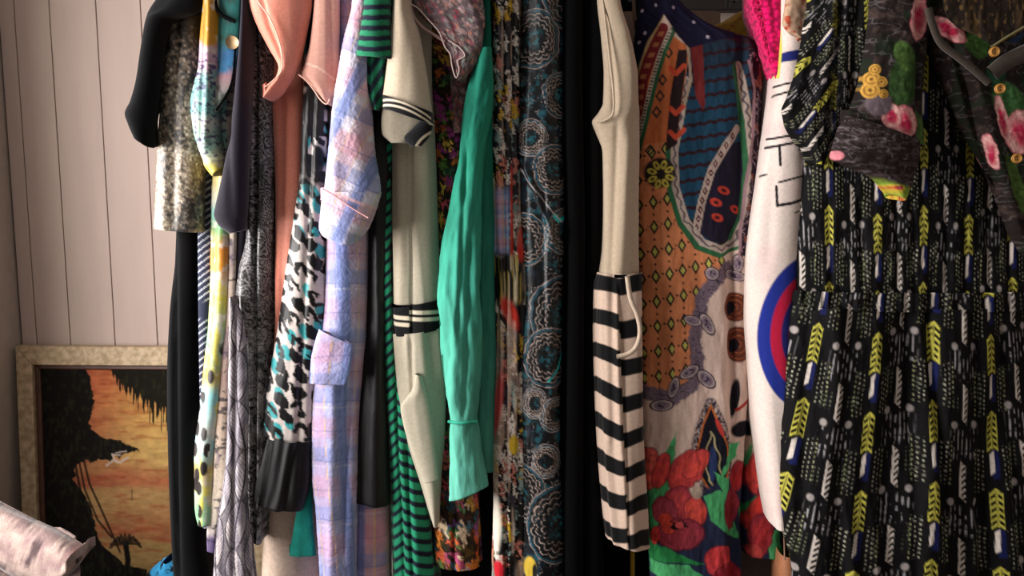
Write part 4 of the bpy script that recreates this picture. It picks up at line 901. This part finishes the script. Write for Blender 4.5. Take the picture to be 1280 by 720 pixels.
# --- mandala dress
g = garment('dress', 'navy dress printed with pale and teal medallions', 'dress', 678, -.01)
loft('body', [(660, 702, -60), (656, 703, 0), (653, 703, 80), (650, 703, 140), (648, 702, 180), (650, 705, 220), (652, 706, 300), (655, 704, 380), (651, 703, 440), (650, 700, 520), (650, 702, 600), (650, 708, 680), (650, 706, 740), (650, 706, 800)], -.01, .28, M_SATIN, g, p_mandala, du=1.2, dv=1.3, fold=(5, 26), seed=95,
     cr=[([200, 300], [655, 692], 3, 6, 'r'), ([240, 500], [680, 682], 5, -5, 'r')])
# --- black dresses
g = garment('dress', 'long plain black dress beside the medallion print dress', 'dress', 716, .0)
loft('body', [(706, 730, -60), (705, 729, 100), (708, 732, 300), (706, 730, 460), (706, 728, 620), (708, 726, 800)], .0, .27, BLK_JERSEY, g, fold=(5, 22), seed=97, dv=5)
g = garment('dress', 'long black dress touching the black and cream striped skirt', 'dress', 742, .02)
loft('body', [(734, 754, -60), (733, 755, 60), (733, 752, 150), (735, 752, 280), (732, 744, 360), (730, 744, 520), (729, 750, 620), (728, 752, 700), (728, 756, 800)], .015, .27, BLK_JERSEY, g, fold=(5, 22), seed=99, dv=5)
# --- cream top striped skirt
g = garment('dress', 'sleeveless cream dress with wide black striped skirt', 'dress', 775, .0)
loft('bodice', [(745, 770, -60), (748, 776, 0), (754, 791, 45), (758, 800, 92), (757, 801, 126), (751, 802, 139), (743, 802, 151), (748, 802, 165), (756, 802, 190), (757, 801, 250), (756, 801, 310), (752, 345, 802, 345)], -.02, .28, M_JERSEY, g, one('#b09e88'), du=1.6, dv=2.0, fold=(3.5, 26), seed=101,
     cr=[([150, 345], [772, 764], 4, -4, 'r'), ([170, 345], [784, 776], 5, 3, 'r'), ([20, 100, 140], [757, 766, 768], 3, -6, 'r')])
tube('armhole_binding', smoothpts([PV(x, y, yy) for x, y, yy in ((751, -20, -.012), (757, 30, -.018), (763, 80, -.024), (767, 120, -.027), (766, 142, -.026), (757, 150, -.022), (747, 153, -.016))]), .002, bpy.data.materials.get('cream_binding') or fabric('cream_binding', '#b8a68f', .8), g)
loft('skirt', [(750, 343, 802, 342), (746, 360, 802, 360), (746, 400, 803, 400), (747, 470, 804, 470), (749, 540, 805, 540), (752, 600, 808, 600), (756, 650, 811, 650), (760, 682, 813, 692)], -.025, .29, M_JERSEY, g, p_bw, du=1.1, dv=1.1, fold=(6, 20), seed=103, cap=False,
     cr=[([350, 690], [772, 786], 3, -7, 'e'), ([350, 560], [760, 762], 4, 4, 'r')])
tube('waist_tie', smoothpts([PV(x, y, -.052) for x, y in ((784, 345), (788, 372), (797, 395), (800, 415), (796, 432), (786, 442), (771, 446))]), .0042, fabric('cream_cord', '#b5a28e', .8), g, 10)
tube('label_tab', [PV(768, 345.5, -.046), PV(784, 345.5, -.046)], .003, BLK_JERSEY, g)
g = garment('trousers', 'black trousers low down behind the striped skirt hem', 'trousers', 790, .08, D=.15)
loft('trouser_leg', [(764, 806, 560), (764, 808, 690), (764, 812, 740), (764, 812, 820)], .07, .12, BLK_JERSEY, g, fold=(3, 30), seed=104, cap=False, dv=5)
loft('side_stripe', [(788, 794, 600), (788, 794, 690), (788, 794, 740), (788, 794, 820)], .063, .012, M_COTTON, g, one('#8a6a14'), cap=False, dv=5)
# --- scarf print dress
g = garment('dress', 'large scarf print dress, orange diamonds, blue oval and red tulips', 'dress', 880, .02)
loft('body', [(800, -60, 846, -60), (800, -8, 852, -6), (800, 14, 872, 16), (800, 24, 908, 34), (800, 40, 945, 45), (800, 62, 961, 62), (800, 960, 100), (800, 957, 200), (801, 950, 300), (803, 945, 380), (804, 944, 450), (806, 938, 540), (810, 934, 600), (813, 932, 660), (816, 934, 740), (818, 936, 800)], .02, .2, M_CRINKLE, g, p_scarf, b=.05, du=1.15, dv=1.2, fold=(4, 50), seed=107, taper=.3, p=3,
     cr=[([280, 800], [915, 922], 7, -14, 'r'), ([0, 300], [836, 826], 8, 4, 'r'), ([0, 300], [930, 925], 6, -8, 'r'), ([300, 560], [836, 838], 12, 4, 'r'), ([520, 800], [930, 926], 6, -6, 'r')])
loft('side_drape', [(944, 985, 200), (940, 985, 320), (940, 985, 420), (938, 985, 520), (935, 985, 600), (934, 984, 660), (936, 698, 983, 700)], .045, .12, M_CRINKLE, g, p_scarf, du=1.3, dv=1.4, fold=(6, 26), seed=109, cap=False)
g = garment('blouse', 'mustard yellow patterned blouse peeping over the scarf print dress', 'blouse', 925, .28, D=.12)
zz = lambda X, U, V: mix(full(X, H('#9c7428')), full(X, H('#8a3c24')), band(X + V, 11, 0, 3, 1) * band(X - V, 9, 0, 3, 1))
loft('body', [(922, 14, 956, 4), (906, 24, 960, 16), (886, 32, 962, 30), (880, 960, 70), (880, 955, 130)], .26, .1, M_COTTON, g, zz, fold=(3, 25), seed=110, cap=False)
g = garment('blouse', 'dull beige blouse far back left of the navy shoulder', 'blouse', 790, .3, D=.1)
loft('body', [(772, 905, 13), (772, 905, 30), (775, 900, 70), (775, 890, 160)], .3, .06, M_COTTON, g, one('#8a7464'), fold=(4, 25), seed=111, cap=False)
g = garment('gap_backing', 'added black cloth at the back, darkening the gaps between green blouse and striped skirt', 'gap_backing', 700, .36, D=.12)  # black cloth added behind the row so the gaps look dark
loft('body', [(560, 850, -60), (560, 850, 100), (540, 860, 500), (520, 870, 900)], .36, .12, BLK_FELT, g, fold=(10, 50), seed=201, du=6, dv=8)
g = garment('skirt', 'dull grey brown skirt hanging behind the tulip hem', 'skirt', 960, .2, D=.12)
loft('body', [(915, 1010, 560), (905, 1020, 700), (900, 1025, 800)], .2, .1, fabric('grey_brown_cotton', '#5d5048', .9, .4, 500), g, fold=(6, 30), seed=203, cap=False)
# --- hot pink lace
g = garment('top', 'hot pink lace top with scalloped edge', 'top', 965, -.02)
loft('body', [(946, 985, -60), (946, 985, 0), (952, 985, 25), (958, 984, 50), (964, 982, 75), (974, 98, 980, 99)], -.02, .14, M_KNIT, g, lambda X, U, V: mix(full(X, H('#e81468')), full(X, H('#8c0a3c')), sm(.5, .62, voro(X / 6, V / 6, 3)[0] * 1.3) * .8), du=1.2, dv=1.2, fold=(3, 12), seed=113)
for i, (x, y) in enumerate(((946, 4), (948, 13), (952, 21), (955, 30), (957, 39), (959, 48), (961, 57), (965, 66), (967, 75), (971, 84), (976, 94))):
    pts = [PV(x + 6.2 * math.cos(a), y + 5.5 * math.sin(a), -.012) for a in np.linspace(0, 2 * PI, 15)[:-1]]
    tube('lace_scallop', pts, .0028, M_KNIT if False else (bpy.data.materials.get('pink_lace') or fabric('pink_lace', '#e01262', .8, .9, 300, .3, .3)), g, 6, True)
# --- white target dress
g = garment('dress', 'white dress with handwritten black strokes and blue and red target', 'dress', 995, -.02)
loft('body', [(982, 1022, -60), (981, 1020, 20), (977, 1010, 90), (968, 1012, 160), (958, 1014, 220), (949, 1012, 280), (944, 1010, 330), (943, 1006, 400), (947, 1002, 460), (952, 998, 520), (960, 996, 580), (966, 992, 630), (972, 664, 990, 665)], -.045, .2, M_JERSEY, g, p_target, du=1.2, dv=1.4, fold=(2.5, 34), seed=115, cr=[([100, 330], [972, 960], 8, -2.5, 'r')])
tube('hanging_thread', [PV(980, 664, -.01), PV(981, 700, -.01)], .0015, solid('tan_thread', '#8c6a50', .7), g)
g = garment('bag', 'tan leather corner at the bottom edge below the white dress', 'bag', 990, .0)
loft('flap', [(979, 997, 697), (977, 1003, 715), (976, 1006, 800)], -.0, .1, solid('tan_leather', '#a8704e', .5), g, cap=False, b=.02)
g = garment('camisole', 'beige floral lace scrap at the top beside the arrow print sleeve', 'camisole', 1000, -.05)
loft('body', [(985, -60, 1020, -60), (984, 0, 1018, 0), (981, 28, 1014, 22), (986, 38, 1012, 40), (1000, 46, 1010, 52)], -.085, .02, M_CHIFFON, g, lambda X, U, V: mix(full(X, H('#b8977e')), full(X, H('#a8452f')), sm(.6, .7, fbm(X / 7, V / 7, 9))), du=1.5, dv=1.5, fold=(4, 18), seed=117, cap=False, b=.01)
# --- arrow print dress
g = garment('dress', 'big black dress with yellow arrow print and gathered waist', 'dress', 1150, -.05)
crs = [([380, 800], [1016, 1000], 8, -8, 'r'), ([380, 800], [1062, 1046], 9, -9, 'r'), ([385, 800], [1136, 1150], 8, -10, 'r'), ([385, 800], [1160, 1190], 7, -14, 'r'), ([385, 800], [1215, 1235], 9, -9, 'r'), ([370, 800], [1250, 1290], 8, -7, 'r'), ([400, 800], [1100, 1096], 14, 7, 'r')]
loft('bodice', [(1022, 1330, -60), (1020, 1330, 60), (1019, 1330, 160), (1013, 1330, 240), (1007, 1330, 300), (1003, 1330, 350), (1005, 1330, 374)], -.08, .22, M_CRINKLE, g, p_arrow_bodice, b=.06, du=1.15, dv=1.15, fold=(6, 45), seed=121, p=3, cr=[([250, 374], [x_, x_ + 3], 4, -4, 'r') for x_ in (1040, 1078, 1120, 1140, 1182, 1205, 1236, 1262)])
loft('waist_casing', [(1004, 1330, 366), (1002, 1330, 378), (1004, 1330, 390)], -.088, .23, M_CRINKLE, g, p_arrow_skirt, b=.06, du=1.3, dv=1.1, fold=(6, 12), seed=123, p=3, cap=False)
loft('skirt', [(1004, 1330, 386), (1000, 1332, 402), (996, 1336, 440), (991, 1340, 500), (987, 1345, 560), (986, 1350, 620), (990, 1352, 670), (998, 1355, 715), (1000, 1356, 770)], -.085, .24, M_CRINKLE, g, p_arrow_skirt, b=.06, du=1.15, dv=1.15, fold=(12, 44), seed=125, p=3, cap=False, cr=crs, grow=.5)
loft('sleeve', [(1024, -60, 1112, -60), (1018, 0, 1108, 0), (1012, 40, 1100, 40), (1003, 84, 1090, 84), (994, 118, 1080, 118), (988, 136, 1070, 140), (990, 152, 1060, 158), (1000, 172, 1052, 178), (1014, 192, 1042, 196), (1020, 204, 1036, 206)], -.135, .065, M_CRINKLE, g, p_arrow_sleeve, du=1.15, dv=1.15, fold=(7, 26), seed=127, cap=False,
     cr=[([-40, 160], [1058, 1040], 5, -9, 'r'), ([-40, 120], [1078, 1070], 5, -7, 'r')])
# --- rose blouse
g = garment('blouse', 'sheer dark brown blouse with pink roses in the upper right corner', 'blouse', 1210, -.14)
loft('sleeve', [(1100, -60, 1185, -60), (1096, 0, 1172, 0), (1092, 40, 1168, 40), (1086, 80, 1163, 90), (1078, 115, 1162, 135), (1068, 142, 1164, 172), (1058, 152, 1164, 182)], -.175, .06, M_CHIFFON, g, p_rose, du=1.15, dv=1.2, fold=(6, 34), seed=131, cap=False, cr=[([-40, 150], [1148, 1154], 5, -8, 'r')])
loft('sleeve_cuff', [(1064, 143, 1161, 178), (1056, 158, 1160, 190), (1049, 180, 1157, 206), (1045, 196, 1153, 222), (1090, 215, 1146, 238), (1122, 243, 1136, 251)], -.18, .065, M_CHIFFON, g, p_rose_dark, du=1.2, dv=1.2, fold=(3, 40), seed=133, cap=False)
loft('front_panel', [(1150, -60, 1345, -60), (1160, 0, 1342, 0), (1166, 40, 1340, 40), (1176, 80, 1340, 90), (1194, 125, 1340, 140), (1214, 165, 1340, 190), (1236, 210, 1340, 240), (1262, 265, 1340, 290), (1284, 315, 1345, 320)], -.165, .05, M_CHIFFON, g, p_rose, du=1.25, dv=1.3, fold=(6, 40), seed=135, cap=False, p=2.6,
     cr=[([40, 300], [1190, 1262], 5, -9, 'r'), ([60, 300], [1208, 1280], 7, 6, 'r')])
loft('neck_lining', [(1178, -60, 1300, -60), (1180, 0, 1290, 0), (1186, 22, 1283, 24), (1200, 34, 1278, 40), (1222, 44, 1262, 50), (1236, 52, 1250, 56)], -.186, .01, M_CHIFFON, g, p_back_dress, du=1.3, dv=1.3, fold=(2, 16), seed=137, cap=False, b=.004)
taup = fabric('taupe_binding', '#3c332c', .85, .4, 600)
def ribbon(name, pts, w, m, par, Y):
    pts = smoothpts([Vector((x, y, 0)) for x, y in pts], 6); vs = []; fs = []
    for i, p_ in enumerate(pts):
        t = (pts[min(i + 1, len(pts) - 1)] - pts[max(i - 1, 0)]).normalized(); s_ = Vector((-t.y, t.x, 0)) * w
        for (a, dy) in ((-1, 0), (-.8, -.003), (.8, -.003), (1, 0)):
            vs.append(PV(p_.x + s_.x * a, p_.y + s_.y * a, Y) + Vector((0, dy, 0)))
    n = len(pts)
    for i in range(n - 1):
        for k in range(4): fs.append((i * 4 + k, i * 4 + (k + 1) % 4, i * 4 + 4 + (k + 1) % 4, i * 4 + 4 + k))
    return mesh(name, vs, fs, m, par)
ribbon('neck_facing', [(1160, 10), (1166, 32), (1176, 54), (1196, 70), (1216, 86), (1236, 104)], 5, taup, g, -.184)
ribbon('placket', [(1240, 92), (1254, 80), (1272, 70), (1300, 58)], 10, taup, g, -.19)
ribbon('neck_binding', [(1238, 60), (1256, 48), (1280, 34), (1300, 24)], 1.6, fabric('olive_binding', '#6a6038', .8), g, -.19)
btn = solid('amber_button', '#b5803a', .35, 0, 40, .12)
for (x, y, yy) in ((1242, 65, -.19), (1249, 111, -.19), (1270, 198, -.18)):
    a_ = PV(x, y, yy); o = tube('button', [a_, a_ + Vector((0, -.004, 0))], .0075, btn, g, 18)
    tube('button_rim', [a_ + Vector((.0062 * math.cos(t), -.0045, .0062 * math.sin(t))) for t in np.linspace(0, 2 * PI, 17)[:-1]], .0013, btn, o, 6, True)
    for dz in (-.0016, .0016): tube('button_hole', [a_ + Vector((0, -.004, dz)), a_ + Vector((0, -.0046, dz))], .0008, BLK_JERSEY, o, 6)

# ------------------------------------------------------------------ hangers
hm = solid('black_plastic', '#0e0d0e', .35, 0, 30, .1)
seen = {}
for (t, x, y0, D, label) in HANG:
    z = 1.925; ym = y0 + D / 2
    h = thing('clothes_hanger', 'black plastic hanger inside the ' + ' '.join(label.split()[:10]), 'hanger', (x, ym, z), 'hangers along the rail')
    hl = max(.03, D / 2 - .03)
    tube('arm', [(x, ym - hl, z - .055), (x, ym - hl * .5, z - .012), (x, ym, z + .005), (x, ym + hl * .5, z - .012), (x, ym + hl, z - .055)], .005, hm, h)
    top = RAILZ + .012
    hk = [(x, ym, z), (x, ym, z + .05), (x, RAILY + .022, RAILZ - .03), (x, RAILY + .026, RAILZ)] + [(x, RAILY + .0165 * math.cos(a), RAILZ + .0165 * math.sin(a)) for a in np.linspace(.2, PI + .3, 9)]
    tube('hook', hk, .0022, railm, h, 6)
# visible wire loop over the green blouse
# ------------------------------------------------------------------ chest and things lying on it (lower left)
wood = solid('dark_chest_wood', '#2c1d15', .6, 0, 10, .2, .1, (1, 6, 6))
ch = thing('chest', 'dark wooden chest below the bottom left corner under the blanket', 'chest', (-.98, .3, 0))
box('chest_body', -1.38, -.66, .1, .66, .0, .37, wood, ch, .006); box('chest_lid', -1.4, -.64, .08, .68, .37, .4, wood, ch, .006)
for zz_ in (.03, .2): box('drawer_front', -1.34, -.7, .088, .1, zz_, zz_ + .15, wood, ch, .003)
bl = thing('blanket', 'pinkish beige patterned blanket rolled up in the bottom left corner', 'blanket', (-1.1, .3, .4))
M_FL = fabric('fleece_print', None, .95, 1.0, 260, .3, .2, .2)
loft('blanket_fold', [(-80, 615, -70, 665), (-40, 632, -52, 680), (0, 650, -30, 706), (30, 664, 0, 728), (60, 678, 35, 742), (80, 692, 60, 747), (88, 704, 78, 722)], .2, .12, M_FL, bl, p_blanket, du=2, dv=2, fold=(6, 26), seed=141, cap=False, b=.055)
loft('blanket_pile', [(-90, 70, 705), (-90, 74, 735), (-90, 80, 770), (-90, 90, 820), (-90, 94, 845)], .3, .2, M_FL, bl, p_blanket, du=3, dv=3, fold=(12, 40), seed=143, cap=False, foldv=80)
bb = thing('cushion', 'blue and black printed cushion peeking out at the bottom beside black trousers', 'cushion', (-.72, .36, .4))
loft('cushion_cover', [(200, 706, 214, 704), (188, 715, 235, 712), (172, 730, 245, 728), (158, 758, 250, 758), (150, 800, 255, 800), (165, 833, 245, 833)], .34, .12, M_SATIN, bb, p_cobalt, du=2, dv=2, fold=(3, 30), seed=145, cap=False)
